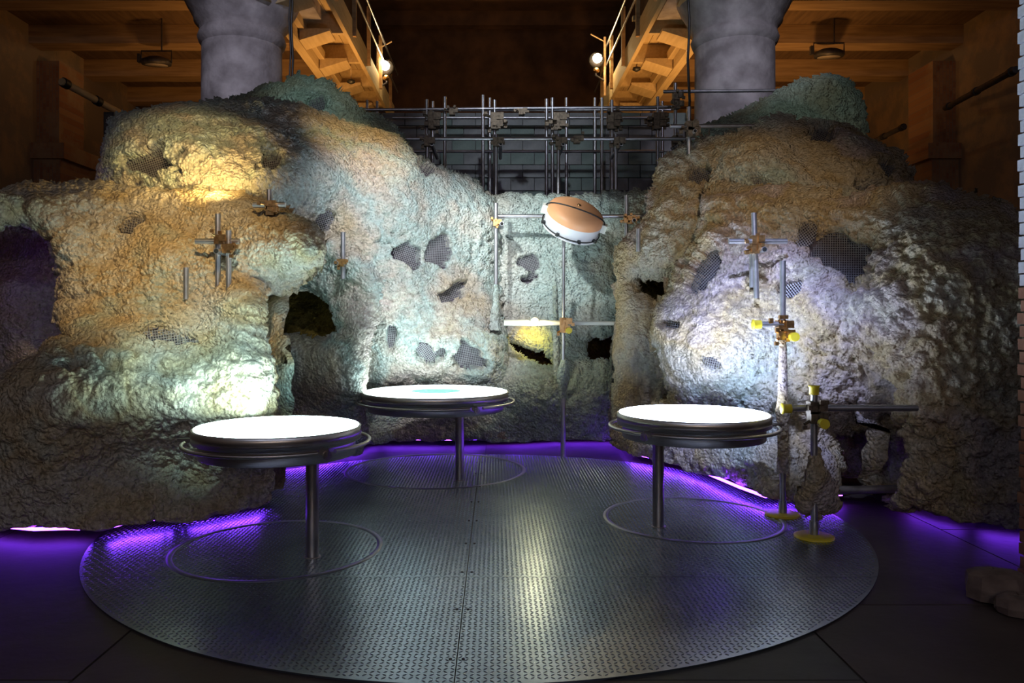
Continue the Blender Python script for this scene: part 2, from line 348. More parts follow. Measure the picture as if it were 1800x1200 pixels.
# ------------------------------------------------------------------ timber walkways with railings
def walkway(sgn, nm):
    xi, xo, z0 = sgn*2.56, sgn*3.42, 6.5
    y0, y1 = 11.2, 19.2
    t = thing('timber_walkway', ((xi+xo)/2, 12, z0), 'amber lit timber walkway with coffered underside beside the %s column' % nm, 'walkway')
    base = ((xi+xo)/2, 12, z0)
    def bx(name, c, d, R=None, m='timber'): return MB().box(c, d, R=R).build(name, m, t, base)
    bx('fascia', (xi, (y0+y1)/2, z0+0.16), (0.07, y1-y0, 0.42))
    bx('edge_beam', (xo, (y0+y1)/2, z0-0.02), (0.16, y1-y0, 0.36))
    bx('edge_beam', (xo-sgn*0.14, (y0+y1)/2, z0+0.06), (0.10, y1-y0, 0.16))
    npl = 5; pw = abs(xo-xi)/npl
    for k in range(npl):
        bx('deck_board', (xi+sgn*pw*(k+0.5), (y0+y1)/2, z0+0.36), (pw-0.01, y1-y0, 0.05))
    y = y0+0.6
    while y < y1:
        bx('cross_joist', ((xi+xo)/2, y, z0+0.16), (abs(xo-xi)-0.02, 0.10, 0.34))
        # slanting corbel block under the outer half of each joist
        b = MB(); xa, xb = xo-sgn*0.10, xi+sgn*0.25
        q = [(xa, z0-0.20), (xa, z0+0.0), (xb, z0+0.0), (xb, z0-0.04)]
        vs_ = [(x, y+s*0.24, z) for s in (-1, 1) for x, z in q]
        b.add(vs_, [(0, 1, 2, 3), (7, 6, 5, 4), (0, 4, 5, 1), (1, 5, 6, 2), (2, 6, 7, 3), (3, 7, 4, 0)])
        b.build('corbel', 'timber', t, base)
        # diagonal coffer board from joist to joist
        b = MB(); L = 0.72
        vs_ = [(xi+sgn*0.04, y+0.05, z0+0.02), (xo-sgn*0.22, y+0.05, z0+0.02), (xo-sgn*0.22, y+L, z0+0.30), (xi+sgn*0.04, y+L, z0+0.30)]
        vs_ = vs_+[(p[0], p[1], p[2]+0.03) for p in vs_]
        b.add(vs_, [(0, 1, 2, 3), (7, 6, 5, 4), (0, 4, 5, 1), (1, 5, 6, 2), (2, 6, 7, 3), (3, 7, 4, 0)])
        b.build('coffer_board', 'timber', t, base)
        y += 1.5
    y = 12.1
    while y < y1:
        MB().box((xi-sgn*0.06, y, z0+0.65), (0.07, 0.07, 1.15)).build('railing_post', 'beam', t, base); y += 1.55
    for h in (0.72, 1.15):
        MB().tube([(xi-sgn*0.11, y0, z0+h), (xi-sgn*0.11, y1, z0+h)], 0.022, 8).build('rail', 'steel', t, base)
    return t
walkway(-1, 'left'); walkway(1, 'right')

def floodlight(px, py, D, sgn, nm):
    p = P(px, py, D); t = thing('floodlight', p, 'glowing warm floodlight on a bracket beside the %s walkway railing' % nm, 'lamp')
    MB().lathe([(0.05, 0.0), (0.16, 0.03), (0.17, 0.12), (0.10, 0.30), (0.04, 0.34)], 24, R=Matrix.Rotation(math.radians(-78), 3, 'X')).build('housing', 'darkmetal', t)
    MB().ball((0, -0.10, 0), 0.10, 16).build('bulb', 'bulb_warm', t)
    MB().ball((sgn*0.01, -0.02, -0.24), 0.075, 12, (1, 1, 0.8)).build('reflector', 'brass', t)
    MB().tube([(0, 0.15, 0), (0, 0.15, -0.30), (-sgn*0.20, 0.15, -0.42)], 0.025, 8).build('arm', 'darkmetal', t)
    MB().tube([(-sgn*0.20, 0.15, -0.75), (-sgn*0.20, 0.15, 0.55)], 0.03, 8).build('post', 'beam', t)
    MB().tube([(-sgn*0.20, 0.15, 0.45), (sgn*0.12, 0.1, 0.60)], 0.016, 6).build('crossbar', 'beam', t)
    light('POINT', 'floodlight_glow', p+np.array((0, -0.3, 0)), None, 40, WARM, 0.12)
floodlight(678, 118, 17.0, 1, 'left'); floodlight(1049, 105, 17.0, -1, 'right')
for (px, y0, y1, D, nm) in ((617, 62, 142, 15.0, 'left'), (1119, 40, 120, 15.0, 'right')):
    p = P(px, y0, D); h = (y1-y0)*D/FPX
    t = thing('pendant_sensor', p, 'small dark sensor hanging on a rod beside the %s walkway' % nm, 'sensor')
    MB().tube([(0, 0, 0.05), (0, 0, -h)], 0.014, 8).build('rod', 'timber', t)
    MB().lathe([(0.02, -h+0.03), (0.075, -h+0.01), (0.08, -h-0.03), (0.03, -h-0.06)], 16).build('cap', 'black', t)
    MB().box((0, 0, 0.08), (0.16, 0.1, 0.08)).build('bracket', 'timber', t)

def ring_lamp(px, py, D, ztop, nm):
    p = P(px, py, D); t = thing('ceiling_lamp', p, 'unlit round lamp hanging under the %s aisle ceiling' % nm, 'lamp')
    R = Matrix.Rotation(math.radians(8), 3, 'X'); r = 0.26
    MB().lathe([(r*0.80, -0.05), (r, -0.045), (r*1.04, 0), (r*0.98, 0.05), (r*0.55, 0.10), (0.03, 0.12)], 32, R=R).build('housing', 'darkmetal', t)
    MB().lathe([(0.001, -0.053), (r*0.78, -0.053), (r*0.78, -0.045)], 32, R=R).build('lens', 'lens', t)
    MB().tube([(-r*1.1, 0, 0), (-r*1.1, 0, 0.22), (r*1.1, 0, 0.22), (r*1.1, 0, 0)], 0.014, 6).build('yoke', 'darkmetal', t)
    MB().tube([(0.1, 0, 0.22), (0.1, 0, ztop-p[2])], 0.014, 6).build('stem', 'darkmetal', t)
    MB().box((-r*1.25, 0, 0.08), (0.05, 0.08, 0.16)).build('junction_box', 'darkmetal', t)
ring_lamp(275, 110, 14.6, 7.27, 'left'); ring_lamp(1457, 96, 14.6, 7.27, 'right')

# hanging cables, pipes
def cable(px, y0, y1, D, r, label):
    a, b_ = P(px, y0, D), P(px+2, y1, D); n = 14
    pts = [a+(b_-a)*i/n+np.array((0.012*math.sin(i*1.7), 0, 0)) for i in range(n+1)]
    tag(MB().tube(pts, r, 6).build('hanging_cable', 'black', base=b_), label, 'cable')
cable(508, -260, 150, 11.0, 0.013, 'thin black cable hanging in front of the left column capital')
cable(512, -260, 165, 11.0, 0.017, 'thicker black cable hanging close beside the left column')
cable(1209, -260, 250, 10.4, 0.018, 'black cable hanging down in front of the right column')
def pipe(a, b_, r, m, label):
    t = thing('wall_pipe', b_, label, 'pipe')
    MB().tube([a, b_], r, 12).build('tube', m, t, b_)
    d = (np.array(b_)-np.array(a))
    for k in (0.05, 0.5, 0.93):
        c = np.array(a)+d*k; u = d/np.linalg.norm(d)*0.05
        MB().tube([c-u, c+u], r*1.35, 12).build('bracket', 'black', t, b_)
pipe(P(108, 143, 11.5), P(228, 208, 13.0), 0.055, 'timber', 'tan pipe slanting down behind the flat topped foam mound')
pipe(P(1786, 122, 11.2), P(1662, 190, 14.6), 0.05, 'darkmetal', 'dark pipe running along the brick wall behind the right foam')
pipe(P(1590, 222, 14.0), P(1520, 256, 15.5), 0.045, 'darkmetal', 'short dark pipe end low beside the dark green foam knoll')
t = thing('wall_speaker', P(197, 222, 9.2), 'black box speaker behind the corner of the flat topped foam mound', 'speaker')
MB().box((0, 0, 0), (0.12, 0.16, 0.30)).build('cabinet', 'black', t); MB().box((0, -0.085, 0), (0.09, 0.012, 0.26)).build('grille', 'darkmetal', t)
MB().tube([(0, 0.05, -0.15), (0.05, 0.05, -0.6)], 0.02, 8).build('bracket', 'darkmetal', t)

# ------------------------------------------------------------------ noise
def hsh(ix, iy, iz, seed):
    h = (ix.astype(np.uint32)*np.uint32(374761393) + iy.astype(np.uint32)*np.uint32(668265263) + iz.astype(np.uint32)*np.uint32(2147483647) + np.uint32((seed*144665+99) & 0xffffffff))
    h = (h ^ (h >> np.uint32(13)))*np.uint32(1274126177); h = (h ^ (h >> np.uint32(16)))*np.uint32(2246822519)
    return h ^ (h >> np.uint32(15))
def h01(h): return (h & np.uint32(0xffffff)).astype(np.float32)/np.float32(0xffffff)
def vnoise(p, cell, seed):
    q = (p/cell).astype(np.float32); i = np.floor(q).astype(np.int32); f = q-i; f = f*f*(3-2*f)
    out = 0
    for dx in (0, 1):
        for dy in (0, 1):
            for dz in (0, 1):
                wgt = (f[..., 0] if dx else 1-f[..., 0])*(f[..., 1] if dy else 1-f[..., 1])*(f[..., 2] if dz else 1-f[..., 2])
                out = out+wgt*h01(hsh(i[..., 0]+dx, i[..., 1]+dy, i[..., 2]+dz, seed))
    return out
def fbm(p, cell, seed, oct_=3):
    s = 0; a = 1.0; tot = 0
    for k in range(oct_):
        s = s+a*(vnoise(p, cell/2**k, seed+k)-0.5); tot += a; a *= 0.5
    return s/tot*2
def worley(p, cell, seed):
    q = (p/cell).astype(np.float32); i = np.floor(q).astype(np.int32); best = np.full(q.shape[:-1], 9.0, np.float32)
    for dx in (-1, 0, 1):
        for dy in (-1, 0, 1):
            for dz in (-1, 0, 1):
                cx, cy, cz = i[..., 0]+dx, i[..., 1]+dy, i[..., 2]+dz
                h = hsh(cx, cy, cz, seed)
                ox = h01(h); oy = h01(h*np.uint32(1597334677)+np.uint32(77)); oz = h01((h ^ (h >> np.uint32(9)))*np.uint32(3812015801))
                d = (cx+ox-q[..., 0])**2+(cy+oy-q[..., 1])**2+(cz+oz-q[..., 2])**2
                np.minimum(best, d, out=best)
    return np.sqrt(best)
def polydist(x, y, poly):
    """signed distance in pixels, positive inside"""
    inside = np.zeros(x.shape, bool); dm = np.full(x.shape, 1e9)
    n = len(poly)
    for k in range(n):
        (x0, y0), (x1, y1) = poly[k], poly[(k+1) % n]
        ex, ey = x1-x0, y1-y0
        t_ = np.clip(((x-x0)*ex+(y-y0)*ey)/max(1e-9, ex*ex+ey*ey), 0, 1)
        dm = np.minimum(dm, (x-x0-t_*ex)**2+(y-y0-t_*ey)**2)
        c = ((y0 > y) != (y1 > y))
        if y1 != y0: inside ^= c & (x < (x1-x0)*(y-y0)/(y1-y0)+x0)
    d = np.sqrt(dm); return np.where(inside, d, -d)

# ------------------------------------------------------------------ sprayed foam
def foam(poly, ctrl, label, m, holes=(), patches=(), rp=40.0, rm=0.35, T=0.9, step=2.6, seed=1, lump=1.0, big=0.05, name='foam_mound'):
    poly = [tuple(map(float, p)) for p in poly]
    C = np.array(ctrl, float); cc = 0.45
    kern = lambda a, b_: np.sqrt(((a[:, None, 0]-b_[None, :, 0])**2+(a[:, None, 1]-b_[None, :, 1])**2)/1e4+cc*cc)
    A = kern(C, C)+np.eye(len(C))*-0.004
    mean = C[:, 2].mean(); wts = np.linalg.solve(A, C[:, 2]-mean)
    def depth(x, y):
        pts = np.stack([x.ravel(), y.ravel()], -1); out = np.empty(len(pts))
        for s in range(0, len(pts), 60000): out[s:s+60000] = kern(pts[s:s+60000], C) @ wts+mean
        D = out.reshape(x.shape)
        d = polydist(x, y, poly)
        for h in holes: d = np.minimum(d, -polydist(x, y, h))
        k = 1-np.clip(d/rp, 0, 1)
        return D+rm*(1-np.sqrt(np.clip(1-k*k, 0, 1))), d
    def P3(x, y, D): return np.stack([(x-CX)*D/FPX, D, EYE+(CY-y)*D/FPX], -1)
    xs = [p[0] for p in poly]; ys = [p[1] for p in poly]
    gx = np.arange(min(xs)-9, max(xs)+9, step); gy = np.arange(min(ys)-9, max(ys)+9, step)
    X, Y = np.meshgrid(gx, gy)
    D, d = depth(X, Y)
    pos = P3(X, Y, D)
    d = d+fbm(pos, 0.10, seed+40, 2)*5.0
    du = np.gradient(pos, axis=1); dv = np.gradient(pos, axis=0)
    N = np.cross(du, dv); N /= np.linalg.norm(N, axis=-1, keepdims=True)+1e-9
    N = np.where((N[..., 1:2] > 0), -N, N)
    # lumps: cauliflower billows of two sizes, softer and coarser undulation
    lo = fbm(pos, 0.55, seed, 3)
    wob = pos+np.stack([fbm(pos, 0.12, seed+s, 2) for s in (11, 12, 13)], -1)*0.022
    ballf = lambda f: np.sqrt(np.clip(1-(f/0.80)**2, 0, 1))
    w0 = ballf(worley(wob, 0.19, seed+2)); w1 = ballf(worley(wob, 0.085, seed+3)); w2 = ballf(worley(wob, 0.045, seed+4))
    amt = 0.45+0.9*np.clip(fbm(pos, 0.8, seed+9, 2)+0.35, 0, 1)
    disp = lo*big*1.5+fbm(pos, 0.26, seed+17, 2)*big*0.7+(w0*0.034*amt+w1*0.052*amt+w2*0.026)*lump
    pm = np.zeros(X.shape)
    for (cx_, cy_, rx, ry, rot) in patches:
        a = math.radians(rot); ux = (X-cx_)*math.cos(a)+(Y-cy_)*math.sin(a); uy = -(X-cx_)*math.sin(a)+(Y-cy_)*math.cos(a)
        e = 1-np.sqrt((ux/rx)**2+(uy/ry)**2)+fbm(pos, 0.13, seed+int(cx_), 3)*1.0
        pm = np.maximum(pm, np.clip(e*6+0.2, 0, 1))
    disp = disp*(1-pm)-0.085*pm
    fin = pos+N*disp[..., None]
    inside = d > 0
    # drop the bits of foam that would end below the floor
    lip = 0.105+0.06*fbm(pos, 0.16, seed+70, 2)
    fin[..., 2] = np.maximum(fin[..., 2], lip)
    ok = inside[:-1, :-1] & inside[1:, :-1] & inside[:-1, 1:] & inside[1:, 1:]
    idx = np.arange(X.size).reshape(X.shape)
    q = np.stack([idx[:-1, :-1], idx[1:, :-1], idx[1:, 1:], idx[:-1, 1:]], -1)[ok]
    pq = ((pm[:-1, :-1]+pm[1:, 1:]+pm[1:, :-1]+pm[:-1, 1:])/4)[ok]
    used = np.unique(q); remap = np.full(X.size, -1); remap[used] = np.arange(len(used))
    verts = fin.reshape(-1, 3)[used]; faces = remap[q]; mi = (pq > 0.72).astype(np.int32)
    # rim carried back from the ragged edge
    e = np.concatenate([faces[:, [0, 1]], faces[:, [1, 2]], faces[:, [2, 3]], faces[:, [3, 0]]])
    key = np.sort(e, 1); _, inv, cnt = np.unique(key[:, 0].astype(np.int64)*len(verts)+key[:, 1], return_inverse=True, return_counts=True)
    be = e[cnt[inv.ravel()] == 1]; bu = np.unique(be); bm = np.full(len(verts), -1); bm[bu] = np.arange(len(bu))+len(verts)
    ray = verts[bu]-np.array((0, 0, EYE)); ray /= np.linalg.norm(ray, axis=1, keepdims=True)
    rimv = verts[bu]+ray*0.22; rimv[:, 2] = np.maximum(rimv[:, 2], 0.08)
    rimf = np.stack([be[:, 1], be[:, 0], bm[be[:, 0]], bm[be[:, 1]]], -1)
    verts = np.concatenate([verts, rimv]); faces = np.concatenate([faces, rimf]); mi = np.concatenate([mi, np.zeros(len(rimf), np.int32)])
    # rounded back: coarse grid pushed away from the front, thin at the rim
    K = 6
    Xb, Yb = X[::K, ::K], Y[::K, ::K]; db = polydist(Xb, Yb, poly)
    for h in holes: db = np.minimum(db, -polydist(Xb, Yb, h))
    thick = T*np.sqrt(np.clip(db/70.0, 0, 1))+0.10
    pb = fin[::K, ::K].copy(); pb[..., 1] += thick; pb[..., 0] *= 1.0
    inb = db > 5
    okb = inb[:-1, :-1] & inb[1:, :-1] & inb[:-1, 1:] & inb[1:, 1:]
    ib = np.arange(Xb.size).reshape(Xb.shape)
    qb = np.stack([ib[:-1, :-1], ib[:-1, 1:], ib[1:, 1:], ib[1:, :-1]], -1)[okb]
    ub = np.unique(qb); rb = np.full(Xb.size, -1); rb[ub] = np.arange(len(ub))
    vb = pb.reshape(-1, 3)[ub]; vb[:, 2] = np.maximum(vb[:, 2], 0.10)
    nfront = len(verts)
    verts = np.concatenate([verts, vb]); faces = np.concatenate([faces, rb[qb]+nfront]); mi = np.concatenate([mi, np.zeros(len(qb), np.int32)])
    base = np.array((verts[:, 0].mean(), verts[:, 1].mean(), 0.0))
    t_ = thing(name, base, label, 'foam mound')
    me = npmesh('foam_shell', verts-base, faces, [m, 'cavity_shade'], mi)
    o = bpy.data.objects.new('foam_shell', me); COL.objects.link(o); o.parent = t_
    # wire mesh laid bare where the foam is missing
    for (cx_, cy_, rx, ry, rot) in patches:
        D0 = float(depth(np.array([[cx_]]), np.array([[cy_]]))[0][0, 0])
        sp = 0.021*FPX/D0; ang = math.radians(rot+20*math.sin(cx_)); R_ = 1.25*max(rx, ry)
        L = []
        for fam in (0, 1):
            for k in range(-int(R_/sp)-1, int(R_/sp)+2):
                s = np.arange(-R_, R_+0.1, max(4.0, R_/9)); a = ang+fam*math.pi/2
                lx = cx_+s*math.cos(a)-k*sp*math.sin(a); ly = cy_+s*math.sin(a)+k*sp*math.cos(a)
                r2 = math.radians(rot); ux = (lx-cx_)*math.cos(r2)+(ly-cy_)*math.sin(r2); uy = -(lx-cx_)*math.sin(r2)+(ly-cy_)*math.cos(r2)
                ins = (ux/rx)**2+(uy/ry)**2 < 1.45
                ins &= polydist(lx, ly, poly) > 8
                if ins.sum() > 1: L.append((lx[ins], ly[ins]))
        if not L: continue
        ax = np.concatenate([l[0] for l in L])[None]; ay = np.concatenate([l[1] for l in L])[None]
        pts = P3(ax, ay, depth(ax, ay)[0])[0]+np.array((0, 0.022, 0)); b = MB(); i0 = 0
        for l in L:
            b.tube(pts[i0:i0+len(l[0])], 0.0034, 4, caps=False); i0 += len(l[0])
        wo = b.build('wire_mesh', 'wire', t_, base)
    return t_

# ---- left front block with the hooded overhang
left_hole = [(-170, 398), (0, 392), (35, 384), (70, 396), (98, 428), (112, 480), (114, 560), (122, 600), (84, 624), (30, 648), (0, 660), (-170, 668)]
foam([(-170, 330), (0, 340), (60, 331), (125, 328), (190, 338), (330, 346), (435, 350), (470, 362), (510, 384), (545, 410), (567, 437), (560, 455), (540, 476), (520, 500), (498, 520), (480, 545), (476, 565), (482, 600), (482, 640), (478, 700), (480, 760), (478, 830), (476, 880), (468, 902), (440, 908), (400, 915), (340, 926), (260, 934), (215, 946), (180, 962), (120, 955), (60, 957), (0, 948), (-170, 946)],
     [(-150, 950, 5.45), (0, 945, 5.5), (200, 945, 5.55), (340, 925, 5.75), (470, 900, 6.15), (-100, 750, 5.6), (0, 750, 5.6), (200, 800, 5.75), (330, 820, 6.0), (400, 800, 6.0), (470, 760, 6.2), (100, 690, 5.45), (300, 690, 5.66), (450, 690, 5.98), (60, 645, 5.78), (200, 632, 5.82), (400, 610, 6.0), (465, 620, 6.15), (300, 585, 6.28), (150, 560, 6.35), (400, 560, 6.35), (450, 545, 6.45),
      (150, 450, 6.55), (300, 470, 6.5), (400, 470, 6.6), (150, 350, 6.9), (330, 352, 7.1), (440, 356, 7.0), (500, 392, 6.75), (555, 436, 6.55), (430, 470, 6.6), (455, 435, 6.55), (505, 432, 6.55), (520, 490, 7.0), (480, 540, 7.1), (465, 500, 6.85), (-100, 350, 6.5), (0, 360, 6.5), (75, 380, 6.55), (-100, 690, 5.7), (360, 520, 6.55)],
     'large left foam block with pale bright ledge and hooded overhang', 'foam_left', [left_hole],
     [(234, 396, 24, 13, -10), (300, 596, 48, 15, 12)], rp=34, rm=0.35, seed=3)
# recess behind its left flank
foam([(-190, 370), (60, 366), (125, 390), (140, 620), (60, 670), (-190, 680)],
     [(-150, 430, 8.2), (0, 440, 8.2), (100, 430, 8.1), (-50, 540, 7.9), (30, 530, 7.8), (100, 540, 8.0), (0, 640, 7.7), (100, 620, 7.8)],
     'shadowed foam lump deep inside the dark side recess with violet light', 'foam_left', rp=20, rm=0.2, T=0.4, seed=5)
light('POINT', 'recess_violet', P(10, 425, 7.0), None, 1.6, (0.30, 0.08, 1.0), 0.05)

# ---- amber flat-topped mound running down to the centre
cave = [(470, 545), (486, 514), (512, 500), (545, 505), (582, 526), (598, 545), (594, 562), (608, 572), (606, 592), (575, 603), (548, 600), (520, 590), (490, 586), (472, 575)]
foam([(182, 420), (180, 330), (178, 290), (190, 240), (205, 208), (250, 196), (330, 188), (400, 181), (480, 190), (560, 200), (640, 222), (700, 240), (722, 270), (745, 280), (790, 305), (830, 325), (865, 356), (874, 390), (872, 470), (874, 560), (886, 590), (890, 640), (900, 690), (905, 780), (800, 788), (700, 790), (645, 794), (620, 812), (560, 822), (480, 828), (430, 830), (400, 700), (300, 420)],
     [(200, 250, 7.65), (330, 335, 7.4), (330, 250, 7.5), (330, 200, 7.95), (480, 335, 7.55), (480, 220, 8.3), (420, 280, 7.6), (560, 300, 8.05), (560, 215, 8.9), (640, 250, 9.0), (700, 262, 9.25), (780, 315, 9.4), (860, 370, 9.7), (560, 400, 8.25), (620, 350, 8.5), (700, 350, 8.75), (600, 440, 8.5), (655, 500, 8.75), (645, 600, 8.85), (638, 680, 9.0), (590, 520, 8.8), (545, 470, 8.6), (490, 620, 8.7), (540, 640, 8.7), (560, 700, 8.8), (500, 750, 8.8), (560, 815, 8.75), (480, 820, 8.7),
      (690, 520, 8.75), (740, 440, 9.0), (790, 520, 9.2), (860, 500, 9.65), (720, 570, 8.85), (700, 620, 8.95), (780, 610, 9.02), (850, 595, 9.15), (880, 620, 9.25), (700, 672, 9.2), (800, 680, 9.3), (700, 725, 9.4), (800, 725, 9.45), (750, 785, 9.5), (650, 785, 9.2), (880, 780, 9.45), (230, 400, 7.5)],
     'flat topped amber lit foam mound sloping down to pale blue white hollow', 'foam_mid', [cave],
     [(270, 287, 42, 24, -15), (477, 290, 21, 17, 0), (570, 384, 20, 20, 0), (718, 446, 23, 25, 0), (773, 440, 26, 25, 0), (790, 517, 28, 20, 0), (688, 590, 9, 20, 5), (750, 620, 18, 12, 40), (776, 620, 11, 14, 0), (828, 622, 28, 22, 10), (862, 585, 12, 9, 30), (748, 298, 20, 11, 28)],
     rp=36, rm=0.35, seed=21)
foam([(440, 480), (620, 480), (640, 620), (450, 620)],
     [(450, 500, 9.3), (540, 500, 9.6), (620, 500, 9.3), (480, 580, 8.9), (560, 580, 9.0), (610, 590, 8.8)],
     'brown mossy foam floor inside the cave under the hooded overhang', 'moss', rp=20, rm=0.2, T=0.3, seed=31, name='cave_lining')
# ---- rib of the arch beside the cave mouth
foam([(470, 470), (510, 430), (545, 415), (590, 424), (630, 446), (656, 470), (670, 492), (664, 530), (656, 575), (648, 620), (638, 680), (640, 720), (640, 770), (618, 806), (560, 818), (480, 824), (440, 820), (450, 640), (455, 560)],
     [(480, 480, 8.15), (540, 425, 8.1), (600, 445, 7.9), (655, 490, 7.75), (610, 520, 8.0), (650, 560, 7.78), (636, 620, 7.8), (628, 680, 7.9), (540, 470, 8.25), (490, 620, 8.05), (540, 640, 8.02), (590, 610, 7.92), (560, 700, 8.15), (500, 750, 8.25), (560, 810, 8.4), (480, 815, 8.3), (620, 780, 8.5)],
     'pale foam arch rib standing right beside the dark cave mouth', 'foam_mid', [cave], (), rp=26, rm=0.30, T=0.5, seed=25, lump=1.0)
# ---- teal ridge behind it
foam([(375, 215), (400, 180), (430, 166), (480, 149), (530, 141), (575, 144), (602, 166), (640, 200), (690, 228), (716, 262), (720, 320), (600, 340), (380, 300)],
     [(400, 200, 9.6), (480, 170, 9.7), (560, 160, 9.8), (560, 220, 9.5), (640, 220, 9.8), (700, 260, 10.0), (480, 260, 9.4), (650, 310, 9.6)],
     'grey green foam ridge peaking behind the amber flat topped mound', 'foam_green', (), [(560, 180, 18, 17, 0)], rp=22, rm=0.3, seed=41)
# ---- centre back panel
yc = [(886, 588), (905, 596), (925, 606), (950, 614), (972, 626), (986, 652), (960, 650), (930, 632), (902, 618), (890, 604)]
dk = [(1026, 600), (1038, 589), (1056, 594), (1078, 586), (1082, 612), (1076, 640), (1058, 634), (1044, 641), (1030, 630)]
foam([(848, 356), (880, 352), (950, 350), (1000, 352), (1060, 345), (1090, 341), (1160, 338), (1180, 420), (1130, 560), (1110, 640), (1110, 786), (980, 782), (860, 788), (850, 600)],
     [(870, 360, 9.9), (960, 360, 9.9), (1080, 355, 9.95), (1140, 350, 9.9), (870, 470, 9.85), (960, 470, 9.9), (1070, 470, 9.9), (1140, 430, 9.7), (870, 560, 9.8), (960, 560, 9.8), (1060, 560, 9.8), (920, 585, 9.75), (930, 660, 9.35), (900, 690, 9.3), (960, 690, 9.3), (1050, 690, 9.35), (1090, 650, 9.5), (1000, 640, 9.6), (930, 740, 9.45), (1050, 740, 9.45), (980, 775, 9.5), (1090, 770, 9.5)],
     'flat teal white foam panel hanging between the two big mounds', 'foam_panel', [yc, dk],
     [(928, 467, 20, 21, 0)], rp=14, rm=0.15, T=0.4, seed=51, lump=0.9, big=0.03)
foam([(860, 560), (1010, 570), (1100, 570), (1100, 660), (860, 660)],
     [(880, 580, 10.3), (1000, 580, 10.4), (1080, 580, 10.6), (900, 640, 10.2), (1000, 640, 10.2), (1080, 640, 10.6)],
     'yellow lit moss lining of the crevice below the foam panel', 'moss', rp=15, rm=0.1, T=0.25, seed=55, name='cave_lining')

# ---- right pillar and back crest
rh = [(1110, 486), (1140, 480), (1172, 487), (1200, 484), (1196, 512), (1172, 538), (1146, 536), (1118, 518)]
foam([(1084, 786), (1082, 640), (1088, 480), (1098, 430), (1138, 392), (1148, 342), (1165, 300), (1200, 264), (1228, 250), (1290, 240), (1340, 216), (1390, 208), (1440, 214), (1490, 226), (1530, 255), (1580, 270), (1597, 300), (1598, 345), (1620, 420), (1560, 500), (1420, 560), (1300, 700), (1300, 830), (1180, 830), (1110, 812)],
     [(1100, 600, 8.6), (1150, 600, 8.45), (1130, 700, 8.55), (1110, 800, 8.75), (1200, 800, 8.4), (1105, 470, 8.7), (1150, 420, 8.4), (1200, 440, 8.1), (1180, 340, 8.7), (1240, 290, 8.9), (1300, 290, 8.4), (1390, 225, 8.9), (1440, 260, 8.6), (1400, 320, 8.0), (1500, 270, 8.5), (1560, 300, 8.3), (1500, 350, 8.0), (1300, 360, 8.1), (1250, 500, 8.1), (1400, 450, 8.0), (1250, 650, 8.2)],
     'ochre crested foam mound behind the right mound, with pale pillar foot', 'foam_right', [rh],
     [(1440, 238, 26, 20, 10), (1350, 327, 26, 11, 15), (1520, 332, 20, 9, 0), (1555, 300, 24, 15, 15), (1230, 312, 20, 16, 0)], rp=34, rm=0.35, seed=61, T=0.8)
foam([(1090, 470), (1220, 470), (1220, 550), (1090, 550)],
     [(1100, 480, 9.3), (1200, 480, 9.3), (1150, 520, 9.1), (1200, 540, 9.0)],
     'brown mossy lining inside the small hole of the pale pillar', 'moss', rp=15, rm=0.1, T=0.2, seed=65, name='cave_lining')
foam([(1212, 262), (1240, 226), (1300, 190), (1365, 166), (1410, 141), (1450, 135), (1490, 141), (1511, 166), (1518, 215), (1512, 290), (1400, 300), (1220, 300)],
     [(1230, 260, 10.1), (1300, 220, 10.1), (1400, 170, 10.1), (1460, 160, 10.2), (1500, 210, 10.2), (1400, 260, 9.7), (1300, 280, 9.7)],
     'dark green foam knoll in front of the right stone column', 'foam_green', (), (), rp=26, rm=0.35, seed=71)
